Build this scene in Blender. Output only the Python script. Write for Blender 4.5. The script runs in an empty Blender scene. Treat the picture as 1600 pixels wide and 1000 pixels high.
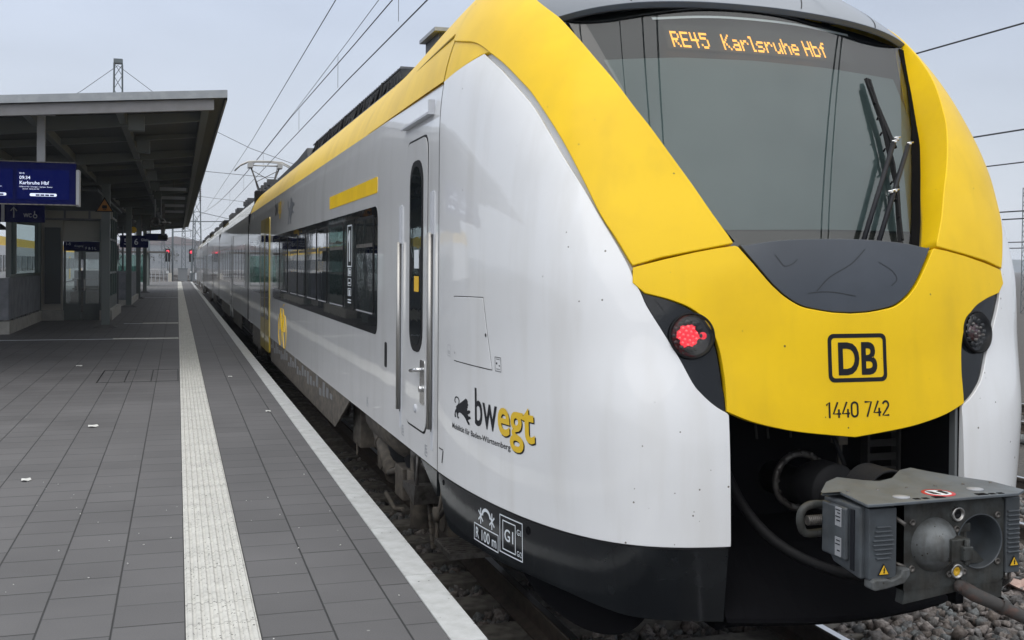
import bpy, bmesh, math, random, json
import numpy as np
from mathutils import Vector, Matrix
random.seed(7); RNG = np.random.default_rng(11)
R = math.radians
scene = bpy.context.scene
COL = scene.collection
HAZE = .0005

# ------------------------------------------------------------------ camera
cam_d = bpy.data.cameras.new("camera"); cam = bpy.data.objects.new("camera", cam_d)
COL.objects.link(cam); scene.camera = cam
cam_d.sensor_width = 36; cam_d.lens = 1690 / 1600 * 36
cam_d.shift_y = -(500 - 430) / 1600; cam_d.clip_start = .05; cam_d.clip_end = 6000
_r = Vector((0.95528032, -0.2956193, 0.00698101)); _u = Vector((-0.00415886, 0.01017428, 0.99993959)); _f = Vector((0.29567247, 0.95525165, -0.00848985))
m3 = Matrix((_r, _u, -_f)).transposed(); cam.matrix_world = m3.to_4x4()   # eye point is the world origin, 1.55 m above the platform

# ------------------------------------------------------------------ sky and light (overcast)
w = bpy.data.worlds.new("World"); scene.world = w; w.use_nodes = True
nt = w.node_tree; nt.nodes.clear()
N = nt.nodes.new; LK = nt.links.new
out = N('ShaderNodeOutputWorld'); bg = N('ShaderNodeBackground'); LK(bg.outputs[0], out.inputs[0])
sky = N('ShaderNodeTexSky'); sky.sky_type = 'NISHITA'; sky.sun_disc = False
SUN_EL, SUN_AZ = R(48), R(205)
sky.sun_elevation = SUN_EL; sky.sun_rotation = SUN_AZ; sky.dust_density = 3
sc_ = N('ShaderNodeVectorMath'); sc_.operation = 'SCALE'; sc_.inputs[3].default_value = .08; LK(sky.outputs[0], sc_.inputs[0])
tc = N('ShaderNodeTexCoord'); sep = N('ShaderNodeSeparateXYZ'); LK(tc.outputs['Generated'], sep.inputs[0])
cr = N('ShaderNodeValToRGB'); LK(sep.outputs['Z'], cr.inputs[0])
e = cr.color_ramp.elements
e[0].position = 0.0; e[0].color = (.66, .70, .765, 1)
e[1].position = 1.0; e[1].color = (1.55, 1.55, 1.52, 1)
for p_, c_ in ((.10, (.60, .65, .735, 1)), (.25, (.535, .60, .725, 1)), (.5, (1.0, 1.05, 1.12, 1))):
    k = e.new(p_); k.color = c_
mp = N('ShaderNodeMapping'); LK(tc.outputs['Generated'], mp.inputs[0]); mp.inputs['Scale'].default_value = (1, 1, 3.2)
no = N('ShaderNodeTexNoise'); no.inputs['Scale'].default_value = 2.1; no.inputs['Detail'].default_value = 5; no.inputs['Roughness'].default_value = .5; LK(mp.outputs[0], no.inputs['Vector'])
mr = N('ShaderNodeMapRange'); mr.inputs[1].default_value = .3; mr.inputs[2].default_value = .72; mr.inputs[3].default_value = .89; mr.inputs[4].default_value = 1.14; LK(no.outputs[0], mr.inputs[0])
mu = N('ShaderNodeVectorMath'); mu.operation = 'SCALE'; LK(cr.outputs[0], mu.inputs[0]); LK(mr.outputs[0], mu.inputs[3])
mx = N('ShaderNodeMix'); mx.data_type = 'RGBA'; mx.inputs[0].default_value = .88; LK(sc_.outputs[0], mx.inputs[6]); LK(mu.outputs[0], mx.inputs[7])
LK(mx.outputs[2], bg.inputs[0]); bg.inputs[1].default_value = 1.0
sd = bpy.data.lights.new("sun", 'SUN'); sun = bpy.data.objects.new("sun", sd); COL.objects.link(sun)
sd.energy = 1.1; sd.angle = R(75); sd.color = (1, .97, .93)
sun.rotation_euler = (Vector((math.sin(SUN_AZ) * math.cos(SUN_EL), math.cos(SUN_AZ) * math.cos(SUN_EL), math.sin(SUN_EL)))).to_track_quat('Z', 'Y').to_euler()
scene.view_settings.view_transform = 'Standard'; scene.view_settings.look = 'None'; scene.view_settings.exposure = .22; scene.view_settings.gamma = 1

# ------------------------------------------------------------------ materials
def mat(name, col, rough=.5, metal=0., coat=0., coat_rough=.03, noise=None, bump=None, specks=None, emit=None, ior=1.5, streak=None, trans=0):
    m = bpy.data.materials.new(name); m.use_nodes = True
    t = m.node_tree; n = t.nodes; l = t.links; b = n['Principled BSDF']
    b.inputs['Roughness'].default_value = rough; b.inputs['Metallic'].default_value = metal
    b.inputs['Coat Weight'].default_value = coat; b.inputs['Coat Roughness'].default_value = coat_rough
    b.inputs['IOR'].default_value = ior
    b.inputs['Base Color'].default_value = (*col, 1)
    tcn = n.new('ShaderNodeTexCoord'); cur = None
    def rgb(c): 
        q = n.new('ShaderNodeRGB'); q.outputs[0].default_value = (*c, 1); return q.outputs[0]
    def mixc(f, a, bb):
        q = n.new('ShaderNodeMix'); q.data_type = 'RGBA'; l.new(f, q.inputs[0]); l.new(a, q.inputs[6]); l.new(bb, q.inputs[7]); return q.outputs[2]
    def nz(scale, det=5, vec=None, rgh=.55):
        q = n.new('ShaderNodeTexNoise'); q.inputs['Scale'].default_value = scale; q.inputs['Detail'].default_value = det; q.inputs['Roughness'].default_value = rgh
        l.new(vec if vec else tcn.outputs['Object'], q.inputs['Vector']); return q.outputs[0]
    def rng(v, a, bb, c=0, d=1):
        q = n.new('ShaderNodeMapRange'); l.new(v, q.inputs[0]); q.inputs[1].default_value = a; q.inputs[2].default_value = bb; q.inputs[3].default_value = c; q.inputs[4].default_value = d; return q.outputs[0]
    if noise:                       # (scale, second colour, lo, hi)
        cur = mixc(rng(nz(noise[0]), noise[2], noise[3]), rgb(col), rgb(noise[1]))
    if streak:                      # vertical dirt runs (scale, colour, strength)
        mpn = n.new('ShaderNodeMapping'); l.new(tcn.outputs['Object'], mpn.inputs[0]); mpn.inputs['Scale'].default_value = (1, 1, .12)
        cur = mixc(rng(nz(streak[0], 6, mpn.outputs[0]), .5, .8, 0, streak[2]), cur or rgb(col), rgb(streak[1]))
    if specks:                      # (scale, colour, radius, density)
        v = n.new('ShaderNodeTexVoronoi'); v.inputs['Scale'].default_value = specks[0]; l.new(tcn.outputs['Object'], v.inputs['Vector'])
        a = n.new('ShaderNodeMath'); a.operation = 'LESS_THAN'; l.new(v.outputs['Distance'], a.inputs[0])
        sx = n.new('ShaderNodeSeparateColor'); l.new(v.outputs['Color'], sx.inputs[0])
        sq = n.new('ShaderNodeMath'); sq.operation = 'POWER'; l.new(sx.outputs[1], sq.inputs[0]); sq.inputs[1].default_value = 1.6
        sq2 = n.new('ShaderNodeMath'); sq2.operation = 'MULTIPLY'; l.new(sq.outputs[0], sq2.inputs[0]); sq2.inputs[1].default_value = specks[2] * 1.5; l.new(sq2.outputs[0], a.inputs[1])
        b2 = n.new('ShaderNodeMath'); b2.operation = 'LESS_THAN'; l.new(sx.outputs[0], b2.inputs[0]); b2.inputs[1].default_value = specks[3]
        if len(specks) > 4:     # insect marks sit on the surfaces that face the direction of travel
            ge = n.new('ShaderNodeNewGeometry'); sg_ = n.new('ShaderNodeSeparateXYZ'); l.new(ge.outputs['Normal'], sg_.inputs[0]); l.new(rng(sg_.outputs[1], -.25, -.9, specks[3] * .04, specks[3]), b2.inputs[1])
        c2 = n.new('ShaderNodeMath'); c2.operation = 'MULTIPLY'; l.new(a.outputs[0], c2.inputs[0]); l.new(b2.outputs[0], c2.inputs[1])
        cur = mixc(c2.outputs[0], cur or rgb(col), rgb(specks[1]))
    if cur: l.new(cur, b.inputs['Base Color'])
    if bump:                        # (scale, strength, distance)
        bp = n.new('ShaderNodeBump'); bp.inputs['Strength'].default_value = bump[1]; bp.inputs['Distance'].default_value = bump[2]
        l.new(nz(bump[0], 6), bp.inputs['Height']); l.new(bp.outputs[0], b.inputs['Normal'])
        if coat: l.new(bp.outputs[0], b.inputs['Coat Normal'])
    if emit:
        b.inputs['Emission Color'].default_value = (*emit[0], 1); b.inputs['Emission Strength'].default_value = emit[1]
    return m
M = {}
M['white'] = mat('white_paint', (.735, .745, .76), .35, coat=.8, coat_rough=.03, noise=(1.3, (.67, .68, .69), .45, .8), specks=(38, (.14, .125, .11), .15, .15, 1), bump=(1.1, .012, .3), streak=(5, (.50, .48, .44), .38))
M['side'] = mat('white_side_paint', (.76, .77, .785), .30, coat=1., coat_rough=.02, bump=(.9, .012, .3), noise=(1.3, (.71, .72, .73), .45, .8), streak=(5, (.46, .45, .43), .35))
M['sidefar'] = mat('darker_side_paint', (.34, .345, .35), .36, coat=.7, coat_rough=.03, bump=(.9, .014, .3), noise=(1.3, (.33, .33, .33), .4, .8), streak=(6, (.26, .24, .22), .6))  # darker copy of the side paint for the following cars
M['lightgrey'] = mat('grey_white_edge', (.50, .52, .56), .4)
M['yellow'] = mat('yellow_paint', (.84, .545, .001), .45, coat=.12, coat_rough=.08, ior=1.35, noise=(2.2, (.72, .455, .002), .4, .8), specks=(26, (.16, .11, .02), .10, .16), streak=(6, (.55, .36, .01), .35), bump=(2, .01, .2))
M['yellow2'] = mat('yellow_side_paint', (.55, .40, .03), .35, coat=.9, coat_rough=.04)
M['black'] = mat('black_gloss', (.007, .008, .0095), .10, ior=1.42, bump=(1.4, .012, .3), noise=(3, (.015, .017, .019), .4, .75))
M['matte'] = mat('black_matte', (.004, .004, .005), .9, ior=1.15)
M['rubber'] = mat('rubber', (.010, .010, .011), .6, ior=1.25)
M['visor'] = mat('dark_grey_paint', (.030, .037, .049), .42, coat=.35, coat_rough=.12, noise=(4, (.038, .046, .060), .4, .7))
M['visorroof'] = mat('visor_grey_blue', (.085, .105, .135), .35, coat=.5, coat_rough=.1, noise=(4, (.10, .12, .15), .4, .7))
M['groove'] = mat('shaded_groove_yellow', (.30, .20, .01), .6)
M['roof'] = mat('roof_grey', (.055, .058, .062), .7, noise=(3, (.09, .09, .09), .4, .7))
M['roofbox'] = mat('roof_equipment', (.035, .038, .044), .6, noise=(9, (.07, .07, .07), .4, .7))
M['band'] = mat('window_band', (.006, .008, .011), .06, coat=1., coat_rough=.0, bump=(.8, .006, .3))
M['pane'] = mat('window_pane', (.010, .014, .017), .02, coat=1., coat_rough=.0, bump=(1.1, .01, .3))
M['steel'] = mat('brushed_steel', (.42, .41, .39), .38, metal=1, bump=(60, .1, .01))
M['dsteel'] = mat('dark_steel', (.16, .15, .14), .5, metal=.7, noise=(20, (.06, .055, .05), .4, .7))
M['under'] = mat('underframe_grime', (.065, .056, .047), .8, noise=(14, (.14, .12, .095), .4, .75), bump=(30, .4, .01))
M['inkblack'] = mat('lettering_black', (.010, .011, .015), .5, ior=1.3)
M['inkyellow'] = mat('lettering_yellow', (.74, .48, .01), .4, coat=.4)
M['inkgrey'] = mat('lettering_grey', (.30, .31, .33), .5)
M['inkwhite'] = mat('lettering_white', (.62, .66, .70), .5)
M['barwhite'] = mat('white_bar', (.85, .88, .88), .5)
M['chrome'] = mat('bright_metal', (.7, .7, .7), .2, metal=1)
M['ledpoint'] = mat('led_point_light', (.9, .2, .2), .4, emit=((1, .012, .025), 1.0))
M['redlens'] = mat('red_lens', (.05, .002, .004), .1, coat=1)
M['redglow'] = mat('red_lamp_light', (.6, .02, .04), .4, emit=((1, .008, .025), .55))
M['darklens'] = mat('dark_lens', (.012, .014, .016), .08, coat=1)
M['led'] = mat('orange_led', (.5, .2, .02), .5, emit=((1, .43, .045), 1.8))
M['stencil'] = mat('faded_stencil', (.15, .155, .16), .7)
M['bayedge'] = mat('bay_edge_grey', (.13, .14, .145), .6)
M['lionink'] = mat('soft_dark_print', (.10, .11, .125), .5)
M['coupler'] = mat('coupler_steel', (.048, .053, .052), .6, metal=.2, noise=(16, (.022, .021, .018), .35, .62), streak=(25, (.085, .08, .07), .5), bump=(45, .35, .006), specks=(60, (.015, .014, .012), .18, .25))
M['couplight'] = mat('coupler_cover_grey', (.066, .077, .088), .45, noise=(10, (.044, .050, .056), .35, .65), streak=(20, (.10, .095, .085), .35), coat=.1, bump=(30, .1, .004))
M['couplid'] = mat('coupler_lid_paint', (.095, .11, .125), .5, noise=(8, (.065, .074, .082), .4, .7), streak=(15, (.13, .125, .115), .4))
M['coupcone'] = mat('coupler_cone_steel', (.15, .162, .168), .6, metal=.3, noise=(12, (.07, .072, .07), .35, .65), streak=(30, (.05, .045, .04), .6), specks=(70, (.03, .025, .02), .2, .3), bump=(40, .3, .005))
M['signyel'] = mat('warning_yellow', (.70, .42, .02), .5)
M['warnorange'] = mat('warning_orange', (.42, .17, .025), .6)
M['scratch'] = mat('scuff_mark', (.016, .019, .024), .6)
M['baydark'] = mat('dark_bay_metal', (.022, .021, .020), .8)
M['red'] = mat('red_print', (.45, .03, .03), .5)
M['screendk'] = mat('sunblind_grey', (.085, .128, .130), .5, noise=(1.1, (.135, .180, .178), .35, .7))
M['border'] = mat('glass_border_print', (.012, .015, .018), .4)
M['dashrefl'] = mat('dash_reflection_grey', (.030, .029, .024), .6)
M['dispbg'] = mat('display_backing', (.028, .034, .034), .5)
M['ballast'] = mat('ballast_ground', (.05, .047, .044), .95, noise=(25, (.10, .09, .08), .4, .7), bump=(35, .8, .03))
M['rail'] = mat('rail_steel', (.06, .045, .035), .7, noise=(12, (.03, .025, .02), .4, .7))
M['railtop'] = mat('rail_running_face', (.55, .55, .56), .28, metal=1)
M['sleeper'] = mat('concrete_sleeper', (.15, .138, .12), .9, noise=(9, (.05, .045, .04), .4, .7), bump=(20, .3, .01))
M['concrete'] = mat('platform_concrete', (.10, .10, .10), .9, noise=(4, (.06, .06, .058), .4, .7), bump=(20, .2, .01))
M['galv'] = mat('galvanised_fascia', (.30, .32, .34), .45, metal=.35, noise=(6, (.25, .27, .29), .4, .6))
M['fascia'] = mat('grey_fascia', (.17, .17, .18), .5, noise=(5, (.15, .15, .155), .4, .6))
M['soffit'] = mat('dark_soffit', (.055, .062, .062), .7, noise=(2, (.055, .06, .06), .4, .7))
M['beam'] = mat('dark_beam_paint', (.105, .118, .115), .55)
M['post'] = mat('grey_green_post', (.13, .15, .145), .5, coat=.2)
M['blue'] = mat('sign_blue', (.003, .005, .058), .9, ior=1.2)
M['screen'] = mat('display_screen', (.001, .002, .02), .9, ior=1.2, emit=((.001, .006, .12), .33))
M['screentxt'] = mat('display_text', (.6, .65, .8), .5, emit=((.75, .82, 1), .55))
M['signtxt'] = mat('sign_text', (.55, .58, .65), .5)
M['wall'] = mat('grey_wall_panel', (.24, .25, .28), .6, noise=(3, (.14, .15, .165), .4, .7))
M['plinth'] = mat('pale_plinth', (.42, .41, .38), .8, noise=(6, (.30, .29, .27), .4, .7))
M['cream'] = mat('pale_panel', (.42, .40, .36), .7)
M['dkpanel'] = mat('dark_panel', (.075, .082, .088), .5)
M['hill'] = mat('far_hill', (.085, .105, .12), .95, noise=(.02, (.06, .075, .075), .4, .6))
M['farbuild'] = mat('far_wall', (.15, .16, .17), .9)
M['farroof'] = mat('far_roof', (.12, .08, .07), .9)
M['mast'] = mat('mast_steel', (.10, .12, .13), .6, metal=.2)
M['wire'] = mat('wire_dark', (.03, .032, .036), .6)
M['insul'] = mat('insulator', (.04, .03, .028), .4)
M['leaf'] = mat('dull_leaf', (.055, .052, .035), .9, noise=(3, (.075, .07, .045), .4, .7))
M['trunk'] = mat('bark', (.06, .05, .042), .9)
M['rust'] = mat('rusty_rod', (.045, .042, .040), .75, noise=(20, (.095, .05, .038), .52, .75), bump=(40, .4, .005))
M['litter'] = mat('pale_litter', (.6, .6, .58), .8)
M['cloth'] = mat('faded_cloth', (.50, .36, .31), .9, noise=(20, (.35, .22, .19), .4, .7), bump=(30, .5, .01))
M['redsig'] = mat('signal_red', (.5, .02, .03), .5, emit=((1, .06, .12), .8))

def glass_mat(name, tint=(.9, .95, .95), ior=1.78):
    m = bpy.data.materials.new(name); m.use_nodes = True; t = m.node_tree; n = t.nodes; l = t.links; n.clear()
    o = n.new('ShaderNodeOutputMaterial'); tr = n.new('ShaderNodeBsdfTransparent'); tr.inputs[0].default_value = (*tint, 1)
    g = n.new('ShaderNodeBsdfGlossy'); g.inputs['Roughness'].default_value = 0.0
    fr = n.new('ShaderNodeFresnel'); fr.inputs[0].default_value = ior
    mxn = n.new('ShaderNodeMixShader'); l.new(fr.outputs[0], mxn.inputs[0]); l.new(tr.outputs[0], mxn.inputs[1]); l.new(g.outputs[0], mxn.inputs[2]); l.new(mxn.outputs[0], o.inputs[0])
    return m
M['glass'] = glass_mat('clear_glass')
def flat_glass(name, tint, k):
    m = glass_mat(name, tint); t = m.node_tree; mx_ = [q for q in t.nodes if q.type == 'MIX_SHADER'][0]
    for l_ in list(mx_.inputs[0].links): t.links.remove(l_)
    mx_.inputs[0].default_value = k; return m
M['lensglass'] = flat_glass('lens_glass', (.92, .92, .92), .025)
M['winglass'] = flat_glass('window_glass', (.72, .78, .77), .09)
M['glassgreen'] = flat_glass('green_glass', (.62, .78, .74), .10)

# platform paving: 30 cm slabs in columns along the track, joints as narrow grooves
def paving_mat():
    m = bpy.data.materials.new('paving_slabs'); m.use_nodes = True; t = m.node_tree; n = t.nodes; l = t.links; b = n['Principled BSDF']
    def mth(op, a, bb=None, c=None):
        q = n.new('ShaderNodeMath'); q.operation = op
        for i_, v_ in enumerate((a, bb, c)):
            if v_ is None: continue
            if isinstance(v_, (int, float)): q.inputs[i_].default_value = v_
            else: l.new(v_, q.inputs[i_])
        return q.outputs[0]
    g = n.new('ShaderNodeNewGeometry'); s = n.new('ShaderNodeSeparateXYZ'); l.new(g.outputs['Position'], s.inputs[0])
    X, Y = s.outputs[0], s.outputs[1]
    u = mth('DIVIDE', mth('ADD', X, 29.959), .3)           # joint at X = 0.041
    ci = mth('FLOOR', u); fu = mth('FRACT', u)
    w1 = n.new('ShaderNodeTexWhiteNoise'); w1.noise_dimensions = '1D'; l.new(ci, w1.inputs['W'])
    v = mth('ADD', mth('DIVIDE', mth('ADD', Y, 50), .3), w1.outputs[0])
    cj = mth('FLOOR', v); fv = mth('FRACT', v)
    du = mth('MINIMUM', fu, mth('SUBTRACT', 1, fu)); dv = mth('MINIMUM', fv, mth('SUBTRACT', 1, fv))
    cb = n.new('ShaderNodeCombineXYZ'); l.new(ci, cb.inputs[0]); l.new(cj, cb.inputs[1])
    w2 = n.new('ShaderNodeTexWhiteNoise'); w2.noise_dimensions = '3D'; l.new(cb.outputs[0], w2.inputs['Vector'])
    w3 = n.new('ShaderNodeTexWhiteNoise'); w3.noise_dimensions = '2D'; cb2 = n.new('ShaderNodeCombineXYZ'); l.new(ci, cb2.inputs[0]); l.new(mth('ROUND', v), cb2.inputs[1]); l.new(cb2.outputs[0], w3.inputs['Vector'])
    def grid(dist, half):
        q = n.new('ShaderNodeMapRange'); l.new(dist, q.inputs[0]); q.inputs[1].default_value = half * .5; q.inputs[2].default_value = half * 1.6; q.inputs[3].default_value = 1; q.inputs[4].default_value = 0; return q.outputs[0]
    ju = grid(du, .0125); jv = mth('MULTIPLY', grid(dv, .016), mth('ADD', .42, mth('MULTIPLY', w3.outputs[0], .58)))
    jn = mth('MAXIMUM', ju, jv)
    nz = n.new('ShaderNodeTexNoise'); nz.inputs['Scale'].default_value = 1.1; nz.inputs['Detail'].default_value = 6; l.new(g.outputs['Position'], nz.inputs['Vector'])
    nf = n.new('ShaderNodeTexNoise'); nf.inputs['Scale'].default_value = 160; nf.inputs['Detail'].default_value = 3; l.new(g.outputs['Position'], nf.inputs['Vector'])
    val = mth('ADD', .096, mth('MULTIPLY', mth('SUBTRACT', w2.outputs[0], .5), .015))
    val = mth('ADD', val, mth('MULTIPLY', mth('SUBTRACT', nz.outputs[0], .5), .075))
    val = mth('ADD', val, mth('MULTIPLY', mth('SUBTRACT', nf.outputs[0], .5), .05))
    # chewing gum and grit
    vo = n.new('ShaderNodeTexVoronoi'); vo.inputs['Scale'].default_value = 9; l.new(g.outputs['Position'], vo.inputs['Vector'])
    sc = n.new('ShaderNodeSeparateColor'); l.new(vo.outputs['Color'], sc.inputs[0])
    gum = mth('MULTIPLY', mth('LESS_THAN', vo.outputs['Distance'], mth('MULTIPLY', sc.outputs[1], .07)), mth('LESS_THAN', sc.outputs[0], .16))
    cc = n.new('ShaderNodeCombineColor'); l.new(val, cc.inputs[0]); l.new(mth('MULTIPLY', val, .975), cc.inputs[1]); l.new(mth('MULTIPLY', val, 1.0), cc.inputs[2])
    m1 = n.new('ShaderNodeMix'); m1.data_type = 'RGBA'; l.new(gum, m1.inputs[0]); l.new(cc.outputs[0], m1.inputs[6]); m1.inputs[7].default_value = (.24, .24, .23, 1)
    m2 = n.new('ShaderNodeMix'); m2.data_type = 'RGBA'; l.new(jn, m2.inputs[0]); l.new(m1.outputs[2], m2.inputs[6]); m2.inputs[7].default_value = (.012, .012, .012, 1)
    l.new(m2.outputs[2], b.inputs['Base Color'])
    rg = n.new('ShaderNodeMapRange'); l.new(nz.outputs[0], rg.inputs[0]); rg.inputs[3].default_value = .62; rg.inputs[4].default_value = .8; l.new(rg.outputs[0], b.inputs['Roughness'])
    hh = mth('ADD', mth('MULTIPLY', jn, -1), mth('MULTIPLY', nf.outputs[0], .10)); hh = mth('ADD', hh, mth('MULTIPLY', w2.outputs[0], .2))
    bp = n.new('ShaderNodeBump'); bp.inputs['Strength'].default_value = .5; bp.inputs['Distance'].default_value = .006; l.new(hh, bp.inputs['Height']); l.new(bp.outputs[0], b.inputs['Normal'])
    return m
M['paving'] = paving_mat()
M['tactile'] = mat('tactile_concrete', (.56, .555, .52), .85, noise=(7, (.46, .455, .43), .35, .7), specks=(85, (.06, .06, .055), .32, .26), bump=(120, .5, .004), streak=(30, (.30, .295, .27), .7))
def edge_mat():
    m = mat('edge_stone', (.48, .49, .49), .8, noise=(9, (.36, .365, .36), .35, .7), specks=(40, (.07, .07, .065), .2, .12))
    t = m.node_tree; n = t.nodes; l = t.links; b = n['Principled BSDF']
    g = n.new('ShaderNodeNewGeometry'); ch = n.new('ShaderNodeTexChecker'); ch.inputs['Scale'].default_value = 62; l.new(g.outputs['Position'], ch.inputs['Vector'])
    bp = n.new('ShaderNodeBump'); bp.inputs['Strength'].default_value = .6; bp.inputs['Distance'].default_value = .003; l.new(ch.outputs['Fac'], bp.inputs['Height']); l.new(bp.outputs[0], b.inputs['Normal'])
    return m
M['edge'] = edge_mat()

# ------------------------------------------------------------------ object helpers
def setp(o, label=None, cat=None, group=None, kind=None):
    if label: o['label'] = label
    if cat: o['category'] = cat
    if group: o['group'] = group
    if kind: o['kind'] = kind
    return o
WL = {}
def thing(name, loc, label, cat, group=None):
    o = bpy.data.objects.new(name, None); COL.objects.link(o); o.location = loc; o.empty_display_size = .2
    WL[o.name] = Vector(loc); return setp(o, label, cat, group)
def origin(parent): 
    while parent is not None and parent.parent is not None: parent = parent.parent
    return WL.get(parent.name, Vector((0, 0, 0))) if parent else Vector((0, 0, 0))
def link(name, me, m, parent=None, loc=None):
    """verts of me are in world coordinates; they are moved to the thing's own origin"""
    if parent is not None and parent.parent is not None and parent.parent.parent is not None: parent = parent.parent   # thing > part > sub-part, no deeper
    og = origin(parent) if parent else Vector(loc or (0, 0, 0))
    me.transform(Matrix.Translation(-og))
    o = bpy.data.objects.new(name, me); COL.objects.link(o)
    if parent: o.parent = parent
    else: o.location = og; WL[o.name] = og
    if not isinstance(m, (list, tuple)): m = [m]
    for q in m: me.materials.append(M[q])
    return o
class MB:
    def __init__(s): s.v = []; s.f = []; s.mi = []; s.sm = []
    def add(s, v, f, mi=0, sm=False):
        o = len(s.v); s.v += [tuple(q) for q in v]; s.f += [tuple(i + o for i in q) for q in f]; s.mi += [mi] * len(f); s.sm += [sm] * len(f); return s
    def box(s, a, b, mi=0, rot=None, piv=None):
        (x0, y0, z0), (x1, y1, z1) = a, b
        v = [Vector(q) for q in ((x0, y0, z0), (x1, y0, z0), (x1, y1, z0), (x0, y1, z0), (x0, y0, z1), (x1, y0, z1), (x1, y1, z1), (x0, y1, z1))]
        if rot:
            c = Vector(piv) if piv else sum(v, Vector()) / 8; v = [rot @ (q - c) + c for q in v]
        return s.add(v, [(0, 3, 2, 1), (4, 5, 6, 7), (0, 1, 5, 4), (1, 2, 6, 5), (2, 3, 7, 6), (3, 0, 4, 7)], mi)
    def tube(s, pts, r, n=8, mi=0, cap=True, r2=None):
        pts = [Vector(p) for p in pts]; rings = []; o = len(s.v); K = len(pts)
        t = (pts[1] - pts[0]).normalized(); up = Vector((0, 0, 1)) if abs(t.z) < .9 else Vector((1, 0, 0))
        a = t.cross(up).normalized()
        for i, p in enumerate(pts):
            t = (pts[min(i + 1, K - 1)] - pts[max(i - 1, 0)]).normalized(); a = (a - t * a.dot(t)).normalized(); b = t.cross(a)
            rr = r if r2 is None else r + (r2 - r) * i / (K - 1)
            if isinstance(r, (list, tuple)): rr = r[i]
            s.v += [tuple(p + (a * math.cos(k * 2 * math.pi / n) + b * math.sin(k * 2 * math.pi / n)) * rr) for k in range(n)]
        for i in range(K - 1):
            for k in range(n):
                s.f.append((o + i * n + k, o + i * n + (k + 1) % n, o + (i + 1) * n + (k + 1) % n, o + (i + 1) * n + k)); s.mi.append(mi); s.sm.append(n > 5)
        if cap:
            s.f.append(tuple(o + k for k in range(n))[::-1]); s.f.append(tuple(o + (K - 1) * n + k for k in range(n))); s.mi += [mi, mi]; s.sm += [False, False]
        return s
    def ring(s, c, nrm, R_, r, n=32, m=8, mi=0):
        c = Vector(c); nn = Vector(nrm).normalized(); a = nn.orthogonal().normalized(); b = nn.cross(a); o = len(s.v)
        for i in range(n):
            d = a * math.cos(i * 2 * math.pi / n) + b * math.sin(i * 2 * math.pi / n)
            for k in range(m): s.v.append(tuple(c + d * (R_ + r * math.cos(k * 2 * math.pi / m)) + nn * r * math.sin(k * 2 * math.pi / m)))
        for i in range(n):
            for k in range(m): s.f.append((o + i * m + k, o + ((i + 1) % n) * m + k, o + ((i + 1) % n) * m + (k + 1) % m, o + i * m + (k + 1) % m)); s.mi.append(mi); s.sm.append(True)
        return s
    def lathe(s, c, nrm, prof, n=32, mi=0, sm=True):
        """prof: list of (radius, height along nrm)"""
        c = Vector(c); nn = Vector(nrm).normalized(); a = nn.orthogonal().normalized(); b = nn.cross(a); o = len(s.v)
        for (rr, h) in prof:
            for k in range(n): s.v.append(tuple(c + nn * h + (a * math.cos(k * 2 * math.pi / n) + b * math.sin(k * 2 * math.pi / n)) * max(rr, 1e-4)))
        for i in range(len(prof) - 1):
            for k in range(n): s.f.append((o + i * n + k, o + i * n + (k + 1) % n, o + (i + 1) * n + (k + 1) % n, o + (i + 1) * n + k)); s.mi.append(mi); s.sm.append(sm)
        return s
    def prism(s, poly, axis, a, b, mi=0):
        """poly 2D outline extruded along axis ('x','y','z') from a to b"""
        n = len(poly); mk = {'x': lambda p, t: (t, p[0], p[1]), 'y': lambda p, t: (p[0], t, p[1]), 'z': lambda p, t: (p[0], p[1], t)}[axis]
        v = [mk(p, a) for p in poly] + [mk(p, b) for p in poly]
        f = [tuple(range(n)), tuple(range(2 * n - 1, n - 1, -1))] + [(i, (i + 1) % n, n + (i + 1) % n, n + i) for i in range(n)]
        return s.add(v, f, mi)
    def lattice(s, x, y, z0, z1, w0, w1, t=.05, step=None, mi=0):
        """square lattice tower, legs and zigzag bracing"""
        H = z1 - z0; step = step or w0 * 1.3; L = []
        for k in range(4):
            sx, sy = (-1, 1, 1, -1)[k], (-1, -1, 1, 1)[k]; L.append((sx, sy)); s.tube([(x + sx * w0 / 2, y + sy * w0 / 2, z0), (x + sx * w1 / 2, y + sy * w1 / 2, z1)], t, 4, mi)
        z = z0; j = 0
        while z < z1 - .01:
            za, zb = z, min(z + step, z1); wa = w0 + (w1 - w0) * (za - z0) / H; wb = w0 + (w1 - w0) * (zb - z0) / H
            for k in range(4):
                p, q = L[k], L[(k + 1) % 4]
                if j % 2: p, q = q, p
                s.tube([(x + p[0] * wa / 2, y + p[1] * wa / 2, za), (x + q[0] * wb / 2, y + q[1] * wb / 2, zb)], t * .55, 3, mi, cap=False)
            z = zb; j += 1
        return s
    def build(s, name, m, parent=None, loc=None, bevel=None):
        me = bpy.data.meshes.new(name); me.from_pydata(s.v, [], s.f)
        me.polygons.foreach_set('material_index', s.mi); me.polygons.foreach_set('use_smooth', s.sm)
        bm = bmesh.new(); bm.from_mesh(me); bmesh.ops.recalc_face_normals(bm, faces=bm.faces); bm.to_mesh(me); bm.free()
        o = link(name, me, m, parent, loc)
        if bevel:
            md = o.modifiers.new('bevel', 'BEVEL'); md.width = bevel; md.segments = 2; md.limit_method = 'ANGLE'; md.angle_limit = R(40)
        return o
def copy_tree(o, loc=None, label=None, group=None, parent=None):
    c = o.copy(); COL.objects.link(c)
    if parent: c.parent = parent
    if loc is not None: c.location = loc
    if label: c['label'] = label
    if group: c['group'] = group
    for ch in list(o.children): copy_tree(ch, parent=c)
    return c
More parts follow.
